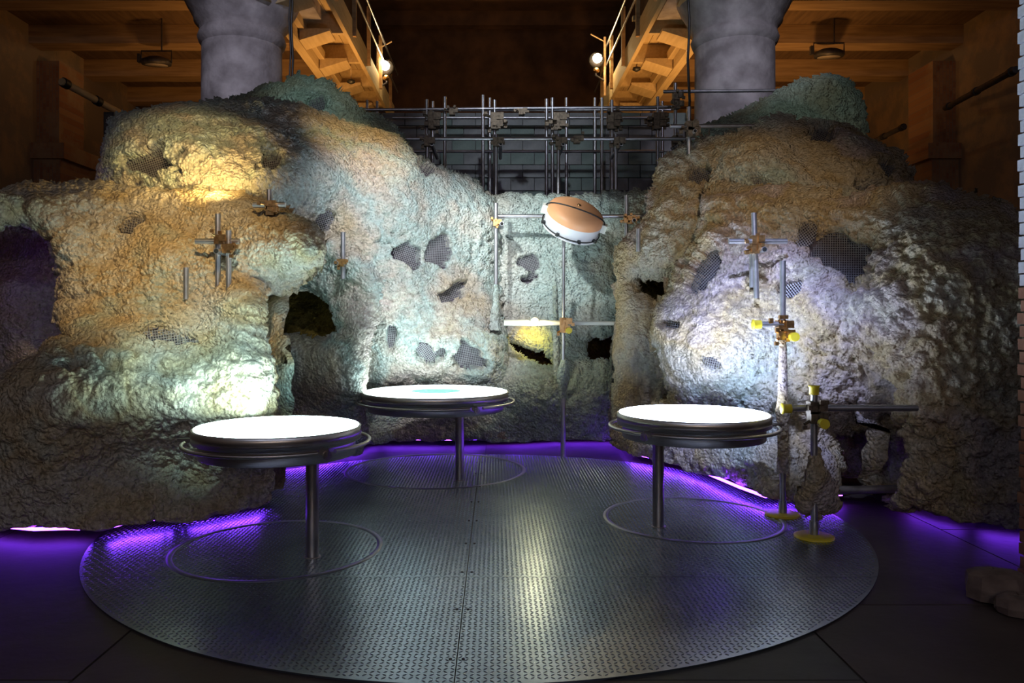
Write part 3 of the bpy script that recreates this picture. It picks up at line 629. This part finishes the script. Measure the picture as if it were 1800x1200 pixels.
# ---- right main mound
rhol = [(1452, 745), (1500, 735), (1550, 742), (1580, 775), (1578, 830), (1560, 880), (1555, 890), (1490, 888), (1465, 870), (1470, 820)]
foam([(1232, 350), (1268, 331), (1330, 338), (1400, 345), (1480, 350), (1560, 345), (1640, 338), (1700, 345), (1760, 365), (1790, 385), (1960, 420), (1960, 960), (1850, 960), (1785, 952), (1700, 940), (1648, 925), (1620, 903), (1575, 908), (1550, 893), (1480, 892), (1450, 885), (1400, 898), (1345, 898), (1300, 880), (1240, 852), (1200, 836), (1150, 824), (1110, 812), (1100, 775), (1140, 730), (1185, 695), (1172, 650), (1160, 610), (1149, 578), (1160, 545), (1185, 510), (1208, 470), (1228, 432), (1240, 395)],
     [(1180, 600, 7.4), (1250, 600, 7.05), (1250, 520, 7.15), (1205, 500, 7.5), (1310, 640, 6.95), (1240, 680, 7.25), (1250, 745, 7.65), (1250, 800, 7.4), (1160, 800, 8.2), (1120, 795, 8.6), (1290, 868, 7.1), (1345, 890, 6.5), (1270, 420, 7.5), (1290, 345, 7.85), (1400, 352, 7.5), (1400, 420, 7.05), (1480, 450, 6.95), (1500, 360, 7.1), (1600, 400, 6.55), (1600, 345, 7.0), (1700, 400, 6.25), (1700, 355, 6.6), (1780, 450, 5.95), (1900, 500, 5.7), (1350, 500, 6.95), (1400, 560, 6.75), (1400, 650, 6.8), (1480, 680, 6.7), (1370, 700, 6.85), (1330, 560, 6.9), (1520, 640, 6.55), (1450, 540, 6.6), (1580, 560, 6.15), (1600, 700, 5.95), (1700, 600, 5.85), (1700, 800, 5.75), (1780, 700, 5.65), (1600, 850, 5.95), (1500, 720, 6.9), (1440, 780, 6.75), (1420, 850, 6.5), (1350, 800, 6.75), (1610, 900, 6.05), (1700, 935, 5.8), (1785, 945, 5.6), (1900, 950, 5.5), (1330, 740, 7.1)],
     'large right foam mound with overhanging nose and round bare mesh window', 'foam_right', [rhol],
     [(1240, 476, 18, 46, 28), (1482, 455, 46, 40, 15), (1415, 415, 16, 34, 35), (1188, 572, 18, 9, 0), (1250, 635, 22, 13, 20), (1395, 505, 20, 14, -40)], rp=38, rm=0.40, seed=81, lump=1.15)
foam([(1420, 715), (1600, 715), (1620, 905), (1430, 895)],
     [(1440, 740, 7.6), (1540, 740, 7.6), (1440, 860, 7.5), (1580, 860, 7.4)],
     'dark foam lining at the back of the low hollow in the right mound', 'foam_right', rp=15, rm=0.1, T=0.2, seed=85, name='cave_lining')
# foam clump hugging the leg of the yellow capped stand
foam([(1424, 806), (1430, 784), (1437, 790), (1440, 815), (1452, 838), (1470, 862), (1466, 886), (1446, 896), (1436, 906), (1420, 896), (1408, 892), (1404, 872), (1416, 850), (1420, 828)],
     [(1430, 790, 5.62), (1430, 850, 5.55), (1415, 870, 5.6), (1450, 870, 5.62)],
     'drooping foam clump sprayed round the leg of the yellow footed stand', 'foam_right', rp=28, rm=0.10, T=0.14, seed=95, step=2.0, big=0.02, lump=0.8, name='foam_clump')

# ------------------------------------------------------------------ checker plate platform
PC = np.array((-0.108, 6.21)); PR = 2.85; ZP = 0.012
plat = thing('round_platform', (PC[0], PC[1], 0), 'large round checker plate steel platform lying on the dark floor', 'platform')
def clip_disc(x0, x1, y0, y1):
    """outline of a plate: rectangle cut by the disc"""
    n = 400; pts = []
    poly = [(PR*math.cos(2*math.pi*k/n), PR*math.sin(2*math.pi*k/n)) for k in range(n)]
    for ax, lim, s in ((0, x0, 1), (0, x1, -1), (1, y0, 1), (1, y1, -1)):
        out = []
        for k in range(len(poly)):
            a, b_ = poly[k], poly[(k+1) % len(poly)]
            ia, ib_ = (a[ax]-lim)*s >= 0, (b_[ax]-lim)*s >= 0
            if ia: out.append(a)
            if ia != ib_:
                t_ = (lim-a[ax])/(b_[ax]-a[ax]); out.append((a[0]+(b_[0]-a[0])*t_, a[1]+(b_[1]-a[1])*t_))
        poly = out
        if not poly: return None
    return poly
seams_x = [-4, -0.075, 4]; seams_y = [-4, -1.45, 4]
for i in range(2):
    for j in range(2):
        pl = clip_disc(seams_x[i]+0.003, seams_x[i+1]-0.003, seams_y[j]+0.003, seams_y[j+1]-0.003)
        if not pl or len(pl) < 3: continue
        n = len(pl); vs_ = [(x, y, 0.002) for x, y in pl]+[(x, y, ZP) for x, y in pl]
        fs = [tuple(range(n, 2*n)), tuple(range(n))[::-1]]+[(k, (k+1) % n, n+(k+1) % n, n+k) for k in range(n)]
        MB().add(vs_, fs).build('checker_plate', 'plate', plat)
TABS = [dict(c=(489, 965), R=0.568, ring=0.70, pole=(549, 982), ytop=748), dict(c=(766, 827), R=0.765, ring=0.93, pole=(808, 846), ytop=687), dict(c=(1218, 913), R=0.597, ring=0.69, pole=(1157, 928), ytop=725)]
for T_ in TABS:
    T_['p'] = FL(*T_['c']); T_['pp'] = FL(*T_['pole'])
    T_['z'] = EYE-(T_['ytop']-CY)*T_['p'][1]/FPX
# screws along the seams
for x in seams_x[1:-1]:
    for y in np.arange(-2.6, 2.6, 0.62):
        for dx in (-0.03, 0.03):
            if math.hypot(x+dx, y) < PR-0.05:
                MB().lathe([(0.008, ZP), (0.008, ZP+0.003), (0.001, ZP+0.004)], 8, (x+dx, y, 0)).build('screw', 'darkmetal', plat)
for T_ in TABS:
    c = (T_['p'][0]-PC[0], T_['p'][1]-PC[1], 0); r = T_['ring']
    MB().lathe([(r-0.02, ZP-0.004), (r-0.018, ZP+0.004), (r+0.018, ZP+0.004), (r+0.02, ZP-0.004)], 96, c).build('turntable_ring', 'ring', plat)
# raised treads
cxp, ryp = 0.030, 0.030
ii, jj = np.meshgrid(np.arange(-98, 99), np.arange(-98, 99)); ii, jj = ii.ravel(), jj.ravel()
tx, ty = ii*cxp, jj*ryp; keep = np.hypot(tx, ty) < PR-0.02
for x in seams_x[1:-1]: keep &= np.abs(tx-x) > 0.014
for y in seams_y[1:-1]: keep &= np.abs(ty-y) > 0.014
rot = np.zeros(tx.shape)
for k, T_ in enumerate(TABS):
    dd = np.hypot(tx-(T_['p'][0]-PC[0]), ty-(T_['p'][1]-PC[1])); keep &= np.abs(dd-T_['ring']) > 0.032
tx, ty, ii, jj = tx[keep], ty[keep], ii[keep], jj[keep]
ang = np.where((ii+jj) % 2 == 0, math.radians(40), math.radians(-40))
loc = np.array([(-0.014, 0, 0), (0, -0.0045, 0), (0.014, 0, 0), (0, 0.0045, 0), (-0.006, 0, 0.0028), (0.006, 0, 0.0028)])
ca, sa = np.cos(ang)[:, None], np.sin(ang)[:, None]
vx = loc[None, :, 0]*ca-loc[None, :, 1]*sa+tx[:, None]; vy = loc[None, :, 0]*sa+loc[None, :, 1]*ca+ty[:, None]
vz = np.broadcast_to(loc[None, :, 2]+ZP, vx.shape)
tv = np.stack([vx, vy, vz], -1).reshape(-1, 3); nt_ = len(tx)
fq = np.array([(0, 1, 5, 4), (1, 2, 5, 5), (2, 3, 4, 5), (3, 0, 4, 4)])
tri = np.array([(0, 1, 4), (1, 5, 4), (1, 2, 5), (2, 3, 5), (3, 4, 5), (3, 0, 4)])
tf = (np.arange(nt_)[:, None, None]*6+tri[None]).reshape(-1, 3)
o = bpy.data.objects.new('tread_pattern', npmesh('tread_pattern', tv, tf, ['tread'], None, False)); COL.objects.link(o); o.parent = plat; o['kind'] = 'stuff'

# ------------------------------------------------------------------ light tables
def light_table(T_, label, screen, gaps, brackets):
    p, R, z = T_['p'], T_['R'], T_['z']
    t = thing('light_table', (p[0], p[1], 0), label, 'table')
    hU, hL = 0.095, 0.10
    MB().lathe([(R*0.94, z-hU-0.008), (R*0.985, z-hU), (R, z-hU+0.004), (R, z-0.006), (R-0.004, z-0.002), (R-0.012, z-0.002)], 96).build('rim_drum', 'brushed', t)
    MB().lathe([(0.05, z-hU-hL), (R*0.925, z-hU-hL), (R*0.93, z-hU-hL+0.004), (R*0.93, z-hU-0.007)], 96).build('lower_drum', 'brushed', t)
    MB().lathe([(R-0.014, z-0.004), (R-0.016, z+0.001), (0.001, z+0.001)], 96).build('lit_screen', screen, t)
    zr = z-hU-0.012; rr = R+0.058
    for a0, a1 in gaps:
        n = max(6, int((a1-a0)/4)); b = MB()
        b.tube([(rr*math.cos(math.radians(a0+(a1-a0)*k/n)), rr*math.sin(math.radians(a0+(a1-a0)*k/n)), zr) for k in range(n+1)], 0.014, 10)
        b.build('handrail', 'brushed', t)
    for a, kind in brackets:
        ca_, sa_ = math.cos(math.radians(a)), math.sin(math.radians(a)); b = MB()
        Rm = Matrix.Rotation(math.radians(a), 3, 'Z')
        if kind == 'plate':
            b.box(((R+0.03)*ca_, (R+0.03)*sa_, zr), (0.10, 0.012, 0.05), R=Rm); b.lathe([(0.03, -0.008), (0.03, 0.008)], 16, ((rr+0.005)*ca_, (rr+0.005)*sa_, zr-0.02), R=Rm @ Matrix.Rotation(math.pi/2, 3, 'Y'))
        else:
            for s in (-1, 1): b.box(((R+0.045)*ca_-s*0.03*sa_, (R+0.045)*sa_+s*0.03*ca_, zr+0.012), (0.15, 0.010, 0.022), R=Rm)
        b.build('bracket', 'brushed', t)
    q = T_['pp']-p
    MB().lathe([(0.043, ZP), (0.043, z-hU-hL+0.01)], 32, (q[0], q[1], 0)).build('pole', 'pole_dark', t)
    MB().lathe([(0.055, ZP+0.001), (0.055, ZP+0.006), (0.046, ZP+0.008)], 32, (q[0], q[1], 0)).build('pole_foot', 'pole_dark', t)
    return t
ES = 17.0
light_table(TABS[0], 'glowing white round light table beside the large left foam block', screen_mat('screen_a', (0.68, 1.0, 0.95), ES), [(-172, -52), (-40, 92), (100, 180)], [(180, 'bars'), (-46, 'plate'), (96, 'plate')])
light_table(TABS[1], 'widest light table with a teal blob on its glowing screen', screen_mat('screen_b', (0.80, 0.97, 1.0), ES*0.32, True), [(-172, -62), (-52, 40), (48, 180)], [(184, 'bars'), (-57, 'plate'), (44, 'plate')])
light_table(TABS[2], 'glowing white round light table beside the right foam mound nose', screen_mat('screen_c', (0.64, 0.76, 1.0), ES), [(-130, -6), (6, 120), (128, 222)], [(0, 'bars'), (-136, 'plate'), (124, 'plate')])

# ------------------------------------------------------------------ scaffolding
def coupler(parent, c, m='brass', base=(0, 0, 0), s=1.0, seed=0):
    rnd = random.Random(seed+int(c[0]*100)); b = MB(); c = np.array(c)
    b.box(c, (0.075*s, 0.085*s, 0.085*s)); b.box(c+np.array((0.045*s, -0.045*s, 0.01)), (0.06*s, 0.05*s, 0.06*s))
    bolts = []
    for k in range(4):
        d = np.array((rnd.uniform(-0.09, 0.09), rnd.uniform(-0.08, 0), rnd.uniform(-0.07, 0.07)))*s
        b.tube([c+d*0.3, c+d*0.3+np.array((d[0], -0.03*s, d[2]*0.4))], 0.011*s, 6); bolts.append(d)
    co = b.build('coupler', m, parent, base)
    for d in bolts: MB().box(c+d*1.1, (0.03*s, 0.03*s, 0.03*s)).build('bolt', m, co, base)
    return co
def pole(parent, a, b_, r=0.0242, m='steel', base=(0, 0, 0), open_end=True):
    return MB().tube([a, b_], r, 12).build('pole', m, parent, base)
def tube_end(parent, c, base, length=0.10, m='steel', yellow=False):
    """short tube pointing at the viewer: black disc as the shaded bore, or a yellow plastic cap"""
    c = np.array(c)
    parent = pole(parent, c, c+np.array((0, length, 0)), m=m, base=base)
    if yellow:
        MB().lathe([(0.036, 0), (0.036, 0.05), (0.028, 0.055)], 16, c+np.array((0, -0.012, 0)), R=Matrix.Rotation(math.radians(-90), 3, 'X')).build('end_cap', 'yellow', parent, base)
    else:
        MB().lathe([(0.019, 0), (0.001, 0.001)], 16, c+np.array((0, -0.002, 0)), R=Matrix.Rotation(math.radians(90), 3, 'X')).build('bore', 'bore', parent, base)
def ycap(parent, c, axis, base, r=0.034):
    R = {'z': Matrix.Identity(3), 'x': Matrix.Rotation(math.pi/2, 3, 'Y')}[axis]
    MB().lathe([(r, -0.03), (r, 0.02), (r*1.2, 0.028), (r*1.2, 0.036), (0.002, 0.037)], 16, c, R=R if axis == 'z' else Matrix.Rotation(-math.pi/2, 3, 'Y')).build('end_cap', 'yellow', parent, base)

# big frame before the block wall
fr = thing('scaffolding', (0.3, 10.8, 0), 'steel tube scaffolding frame standing before the grey block wall', 'scaffolding')
fb = (0.3, 10.8, 0)
DF, DB, DR = 10.3, 11.4, 12.6
def vp(px, ytop, D, ybot_z=0.0, r=0.0242):
    a = P(px, ytop, D); pole(fr, (a[0], D, ybot_z), (a[0]+random.uniform(-.01, .01), D, a[2]), r, base=fb)
def hp(x0, x1, y, D, r=0.0242, y1=None):
    pole(fr, P(x0, y, D), P(x1, y if y1 is None else y1, D), r, base=fb)
for px in (871, 981, 1083): vp(px, 236, DF)
vp(750, 236, DF)
for px, yt in ((782, 170), (850, 167), (972, 172), (1156, 170), (1058, 172), (870, 176), (751, 175), (961, 174), (1076, 176)): vp(px, yt, DB)
for px, yt in ((760, 178), (862, 172), (995, 172), (1045, 172), (1165, 178), (662, 178), (645, 176), (1073, 180)): vp(px, yt, DR)
hp(640, 1185, 193, DB, y1=188); hp(700, 1240, 244, DF-0.06); hp(690, 1165, 207, DR); hp(700, 1165, 266, DR-0.05); hp(640, 1180, 193, DR)
for px in (750, 871, 981, 1083): coupler(fr, P(px+2, 250, DF-0.04), 'darkcoup', fb, 1.3); tube_end(fr, P(px+9, 253, DF-0.10), fb, 0.9)
for px in (760, 870, 980, 1075, 1155): coupler(fr, P(px, 208, DB-0.05), 'darkcoup', fb, 1.7, 3); coupler(fr, P(px, 220, DB-0.05), 'darkcoup', fb, 1.5, 9)
for px in (795, 917, 1014): coupler(fr, P(px, 197 if px < 1000 else 246, DB-0.06 if px < 1000 else DF-0.1), 'darkcoup', fb, 1.1, 5)
# right hand frame by the column
r2 = thing('scaffolding', (2.5, 9.9, 0), 'steel tube scaffolding frame with long rails beside the right column', 'scaffolding')
rb_ = (2.5, 9.9, 0)
D2 = 10.9
for px, yt, yb in ((1187, 146, 300), (1211, 188, 400)): pole(r2, P(px, yb, D2 if px < 1200 else 9.0), P(px, yt, D2 if px < 1200 else 9.0), base=rb_)
pole(r2, P(1166, 161, D2-0.05), P(1372, 159, D2-0.05), base=rb_); pole(r2, P(1178, 222, 9.05), P(1400, 221, 9.05), base=rb_)
pole(r2, P(1187, 245, D2-0.05), P(1260, 242, D2-0.05), base=rb_); pole(r2, P(1180, 262, D2-0.05), P(1215, 240, D2-0.05), base=rb_)
for px, py, D in ((1188, 170, D2-0.06), (1189, 185, D2-0.06), (1187, 246, D2-0.06), (1212, 222, 8.95), (1215, 232, 8.95)): coupler(r2, P(px, py, D), 'darkcoup', rb_, 1.2, 2)
tube_end(r2, P(1222, 230, 8.85), rb_, 0.3)

def cross(label, D, base_px, items, name='scaffold_cross'):
    base = P(*base_px, D); t = thing(name, base, label, 'scaffolding')
    for it in items:
        k = it[0]
        if k == 'v': pole(t, P(it[1], it[3], D+it[4]), P(it[1]+(it[5] if len(it) > 5 else 0), it[2], D+it[4]), base=base)
        elif k == 'h': pole(t, P(it[1], it[3], D+it[4]), P(it[2], it[3], D+it[4]), base=base)
        elif k == 'c': coupler(t, P(it[1], it[2], D+it[3]), 'brass', base, 0.9, it[1])
        elif k == 'o': tube_end(t, P(it[1], it[2], D+it[3]), base, it[4])
        elif k == 'oy': tube_end(t, P(it[1], it[2], D+it[3]), base, it[4], yellow=True)
        elif k == 'yx': ycap(t, P(it[1], it[2], D+it[3]), 'x', base)
        elif k == 'yz': ycap(t, P(it[1], it[2], D+it[3]), 'z', base)
    return t
cross('double upright scaffold stub with rusty clamps on the left foam block', 6.47, (395, 525), [('v', 383, 376, 505, 0.05), ('v', 402, 405, 526, -0.02), ('h', 344, 421, 424, 0.0), ('c', 386, 421, 0.0), ('c', 400, 437, -0.03), ('o', 380, 441, -0.12, 0.3)])
cross('lone short steel tube poking out of the left foam block', 6.45, (328, 524), [('v', 327, 470, 526, 0.0)], 'scaffold_stub')
cross('small scaffold cross on the ledge below the amber mound', 6.80, (474, 380), [('v', 473, 333, 384, 0.0), ('h', 445, 502, 360, -0.05), ('c', 474, 361, -0.05), ('c', 476, 371, -0.05)])
cross('thin upright stub with open tube end above the cave mouth', 7.80, (603, 486), [('v', 603, 408, 490, 0.0), ('o', 590, 462, -0.12, 0.4), ('c', 599, 462, -0.04)], 'scaffold_stub')
cross('tall steel pole rising from the pale foam at the panel edge', 9.35, (871, 565), [('v', 872, 357, 568, 0.0), ('h', 872, 960, 380, 0.05), ('c', 872, 392, -0.04), ('o', 882, 393, -0.14, 0.4)])
cross('short clamped scaffold post at the right edge of the teal panel', 9.2, (1101, 445), [('v', 1101, 343, 445, 0.0), ('h', 1055, 1150, 380, 0.05), ('c', 1101, 386, -0.05), ('o', 1115, 387, -0.14, 0.4), ('c', 1108, 388, -0.05)])
cross('pale short tube stub on top of the pale foam pillar', 8.45, (1122, 440), [('v', 1122, 402, 442, 0.0)], 'scaffold_stub')
cross('scaffold cross with paired uprights on the right mound beside the mesh window', 6.80, (1328, 525), [('v', 1330, 374, 524, 0.0, -5), ('v', 1322, 420, 505, 0.06), ('h', 1281, 1383, 424, -0.05), ('c', 1327, 422, -0.04), ('c', 1326, 438, -0.04), ('o', 1344, 438, -0.14, 0.35)])
# foam spilled over the foot of the tall pole
tag(MB().tube([P(872, 500, 9.3), P(871, 535, 9.3), P(869, 560, 9.3), P(868, 580, 9.3)], [0.027, 0.042, 0.06, 0.10], 12).build('foam_sleeve', 'foam_panel', base=P(868, 580, 9.3)), 'white foam sleeve hugging the foot of the tall pole', 'foam sleeve')

# lamp pole in the middle
Dm = 8.95
bm0 = P(990, 786, Dm); bm0[2] = 0
t = thing('lamp_stand', bm0, 'slim steel stand carrying the tilted peach and white pod', 'stand')
pole(t, (bm0[0], Dm, 0.9), P(991, 408, Dm), 0.019, base=bm0)
MB().tube([(bm0[0], Dm, 0.0), (bm0[0], Dm, 1.0)], 0.03, 12).build('lower_pole', 'steel', t, bm0)
MB().tube([P(992, 632, Dm), P(991, 645, Dm), P(990, 660, Dm), P(990, 675, Dm), P(989, 700, Dm)], [0.03, 0.06, 0.085, 0.06, 0.04], 14).build('foam_collar', 'foam_panel', t, bm0)
a_, b_ = P(886, 567, Dm), P(1082, 568, Dm)
MB().tube([a_, a_*0.75+b_*0.25, a_*0.45+b_*0.55, b_], [0.034, 0.042, 0.024, 0.024], 12).build('cross_tube', 'whiteplastic', t, bm0)
coupler(t, P(991, 566, Dm-0.04), 'brass', bm0, 1.2, 4); coupler(t, P(990, 578, Dm-0.04), 'brass', bm0, 1.0, 8)
tube_end(t, P(1000, 581, Dm-0.12), bm0, 0.1, yellow=True)
cross('pale foam coated post just behind the lamp stand', 9.25, (978, 648), [], 'foam_post')
pp = bpy.data.objects.get('foam_post')
MB().tube([P(975, 488, 9.25), P(977, 560, 9.25), P(979, 660, 9.25)], [0.028, 0.034, 0.042], 12).build('coated_tube', 'foam_panel', pp, P(978, 648, 9.25))

# small glowing lamp on the cross tube, throwing yellow light down the crevice
lp = P(940, 566, Dm-0.07)
t = thing('clip_lamp', lp, 'small glowing lamp clipped to the horizontal tube above the yellow crevice', 'lamp')
MB().ball((0, 0, 0), 0.042, 14).build('bulb', 'bulb_small', t)
MB().lathe([(0.046, 0.0), (0.05, 0.03), (0.035, 0.06), (0.01, 0.065)], 16, (0, 0.01, 0.0)).build('shade', 'whiteplastic', t)
MB().box((0, 0.05, 0.02), (0.03, 0.08, 0.03)).build('clip', 'whiteplastic', t)
light('SPOT', 'clip_lamp_beam', P(935, 575, Dm+0.5), P(935, 625, 10.0), 7, (1.0, 0.78, 0.05), 0.03, 120, 0.9)
light('POINT', 'clip_lamp_glow', lp+np.array((0, -0.06, 0)), None, 6, (1.0, 0.86, 0.45), 0.04)

# tilted pod
pc = P(1010, 381, Dm-0.05)
t = thing('pod_lamp', pc, 'tilted wheel shaped white pod, top coloured peach as warm light', 'lamp')
Rm = Matrix.Rotation(math.radians(19), 3, 'Y') @ Matrix.Rotation(math.radians(34), 3, 'X')
Rp = 0.335
MB().lathe([(Rp, 0.0), (Rp*0.985, 0.05), (Rp*0.93, 0.085), (Rp*0.78, 0.115), (Rp*0.5, 0.14), (Rp*0.2, 0.15), (0.001, 0.152)], 64, R=Rm).build('dome', 'peach', t)  # white body; peach paints the warm light falling on it
bowl = MB().lathe([(0.001, -0.165), (Rp*0.9, -0.16), (Rp*0.95, -0.15), (Rp*0.97, -0.12), (Rp*1.0, -0.04), (Rp, 0.0)], 64, R=Rm).build('bowl', 'white', t)
MB().lathe([(Rp*0.97, -0.17), (Rp*1.015, -0.165), (Rp*1.015, -0.15), (Rp*0.96, -0.145)], 64, R=Rm).build('bottom_rim', 'white', bowl)
def ringpts(r, z, a0=0, a1=360, n=64, lift=0):
    return [V(Rm @ Vector((r*math.cos(math.radians(a0+(a1-a0)*k/n)), r*math.sin(math.radians(a0+(a1-a0)*k/n)), z+lift*math.sin(math.pi*k/n)))) for k in range(n+1)]
hoop = MB().tube(ringpts(Rp*1.03, -0.13), 0.007, 8).build('lower_hoop', 'black', t)
MB().tube([V(Rm @ Vector((-(Rp+0.02)*math.cos(math.pi*k/40), -0.10*math.sin(math.pi*k/40), 0.005+0.148*math.sin(math.pi*k/40)**0.7))) for k in range(41)], 0.008, 8).build('top_hoop', 'black', t)
for a in (-158, -112, -68, -30, 30, 90, 150):
    c = Rm @ Vector((Rp*1.03*math.cos(math.radians(a)), Rp*1.03*math.sin(math.radians(a)), -0.125))
    MB().box(c, (0.05, 0.03, 0.03), R=Rm @ Matrix.Rotation(math.radians(a), 3, 'Z')).build('clip', 'black', hoop)
for s in (-1, 1):
    MB().box(Rm @ Vector((s*(Rp+0.025), 0, -0.02)), (0.06, 0.07, 0.10), R=Rm).build('end_block', 'whiteplastic', t)
MB().lathe([(0.02, 0.145), (0.02, 0.165), (0.001, 0.168)], 12, R=Rm).build('screw', 'brass', t)

# ------------------------------------------------------------------ yellow-capped stands on the right
def stand(label, leg_px, base_y, items, D, coat=None):
    bp_ = P(leg_px, base_y, D); bp_[2] = 0.0
    t = thing('scaffold_stand', bp_, label, 'scaffolding')
    for it in items:
        k = it[0]
        if k == 'v': pole(t, (bp_[0], D, it[2]), (bp_[0], D, P(leg_px, it[1], D)[2]), base=bp_)
        elif k == 'h': pole(t, P(it[1], it[3], D+it[4]), P(it[2], it[3], D+it[4]), base=bp_)
        elif k == 'c': coupler(t, P(it[1], it[2], D-0.03), it[3], bp_, 1.0, it[1])
        elif k == 'oy': tube_end(t, P(it[1], it[2], D-0.14), bp_, 0.12, yellow=True)
        elif k == 'yx': ycap(t, P(it[1], it[2], D+it[3]), 'x', bp_)
        elif k == 'yz': ycap(t, P(it[1], it[2], D), 'z', bp_)
    MB().lathe([(0.14, ZP+0.002), (0.14, ZP+0.016), (0.12, ZP+0.022), (0.03, ZP+0.024)], 28).build('foot_plate', 'yellow', t)
    MB().lathe([(0.033, ZP+0.02), (0.033, ZP+0.12)], 16).build('spigot', 'steel', t)
    if coat:
        MB().tube([P(leg_px, y, D) for y, r in coat], [r for y, r in coat], 14).build('foam_coat', 'foam_right', t, bp_)
    return t
stand('tall steel stand with yellow caps, its lower leg coated in foam', 1376, 906, [('v', 458, 0.03), ('h', 1332, 1376, 570, -0.05), ('yx', 1331, 570, -0.05), ('c', 1374, 572, 'brass'), ('c', 1376, 588, 'brass'), ('oy', 1397, 592)], 6.25,
      [(598, 0.027), (640, 0.034), (700, 0.04), (722, 0.06), (740, 0.045), (790, 0.04), (830, 0.05)])
stand('short steel stand with yellow top cap and yellow foot plate', 1431, 946, [('v', 690, 0.03), ('yz', 1431, 686), ('h', 1384, 1612, 717, 0.05), ('yx', 1383, 718, 0.05), ('c', 1430, 716, 'darkcoup'), ('c', 1431, 733, 'darkcoup'), ('oy', 1449, 745)], 5.62)
tag(MB().tube([P(1448, 860, 6.4), P(1500, 861, 6.4), P(1575, 859, 6.4)], 0.034, 14).build('low_tube', 'steel', base=P(1448, 860, 6.4)), 'low horizontal pale tube across the dark hollow of the right mound', 'tube')

# ------------------------------------------------------------------ violet light strips under the foam
def strip(pts, label):
    q = [FL(x, y) for x, y in pts]
    q = [np.array((p[0]*(1+0.16/p[1]), p[1]+0.16, 0.085)) for p in q]
    t = thing('light_strip', q[0], label, 'light strip')
    MB().tube(q, 0.013, 6).build('diffuser', 'led', t, q[0])
    MB().tube([p+np.array((0, 0.016, -0.008)) for p in q], 0.010, 6).build('channel', 'darkmetal', t, q[0])
strip([(-150, 950), (0, 956), (60, 962), (120, 960), (180, 962), (225, 948), (300, 938), (400, 920), (440, 912), (468, 905)], 'violet light strip glowing under the large left foam block')
strip([(480, 822), (560, 818), (620, 804), (650, 789), (700, 787), (800, 788), (900, 785), (980, 780), (1085, 780)], 'violet light strip glowing at the foot of the back foam')
strip([(1092, 790), (1110, 814), (1150, 824), (1200, 836), (1240, 852), (1300, 880), (1345, 898), (1400, 897), (1480, 894)], 'violet light strip glowing under the right mound nose')
strip([(1600, 906), (1645, 922), (1700, 938), (1785, 951), (1860, 958)], 'violet light strip glowing under the outer end of the right mound')

# ------------------------------------------------------------------ brick pier and stones at the right
YP0, YP1 = 3.75, 4.75
X0 = (1788-CX)*YP1/FPX
pier = thing('brick_pier', (X0+0.35, 4.25, 0), 'brick pier with flaking white upper part at the right edge', 'pier')
MB().box((0.03, 0, 3.0), (0.62, YP1-YP0-0.03, 6.0)).build('core', 'mortar', pier)
bb = {}
for key in ('redbrick', 'whitewash'):
    b = MB().box((0, 0, 0), (0.12, 0.238, 0.066)); bb[key] = b.mesh('brick'); bb[key].materials.append(M[key])
for r in range(60):
    zz = 0.04+r*0.078
    for k in range(4):
        o = bpy.data.objects.new('brick', bb['whitewash' if zz > 1.80+random.uniform(-.12, .12) else 'redbrick']); COL.objects.link(o); o.parent = pier
        o.location = (-0.29+random.uniform(-0.006, 0.006), YP0-4.25+0.125+k*0.25-(0.02 if r % 2 else 0), zz)
def stone(px, py, s, label, seed):
    p = FL(px, py); rnd = random.Random(seed); b = MB()
    b.lathe([(0.6, 0), (0.97, 0.08), (1.0, 0.45), (0.92, 0.85), (0.6, 1.0), (0.001, 1.0)], 10, smooth=False)
    b.v = [(x*s[0]*rnd.uniform(.9, 1.1), y*s[1]*rnd.uniform(.9, 1.1), z*s[2]*rnd.uniform(.93, 1.05)) for x, y, z in b.v]
    o = b.build('rubble_stone', 'rock'); o.location = V(p); tag(o, label, 'stone')
stone(1748, 1052, (0.16, 0.14, 0.17), 'squat brown stone block lying at the foot of the brick pier', 1)
stone(1790, 1078, (0.12, 0.10, 0.10), 'smaller dark stone lying before the squat brown stone block', 2)
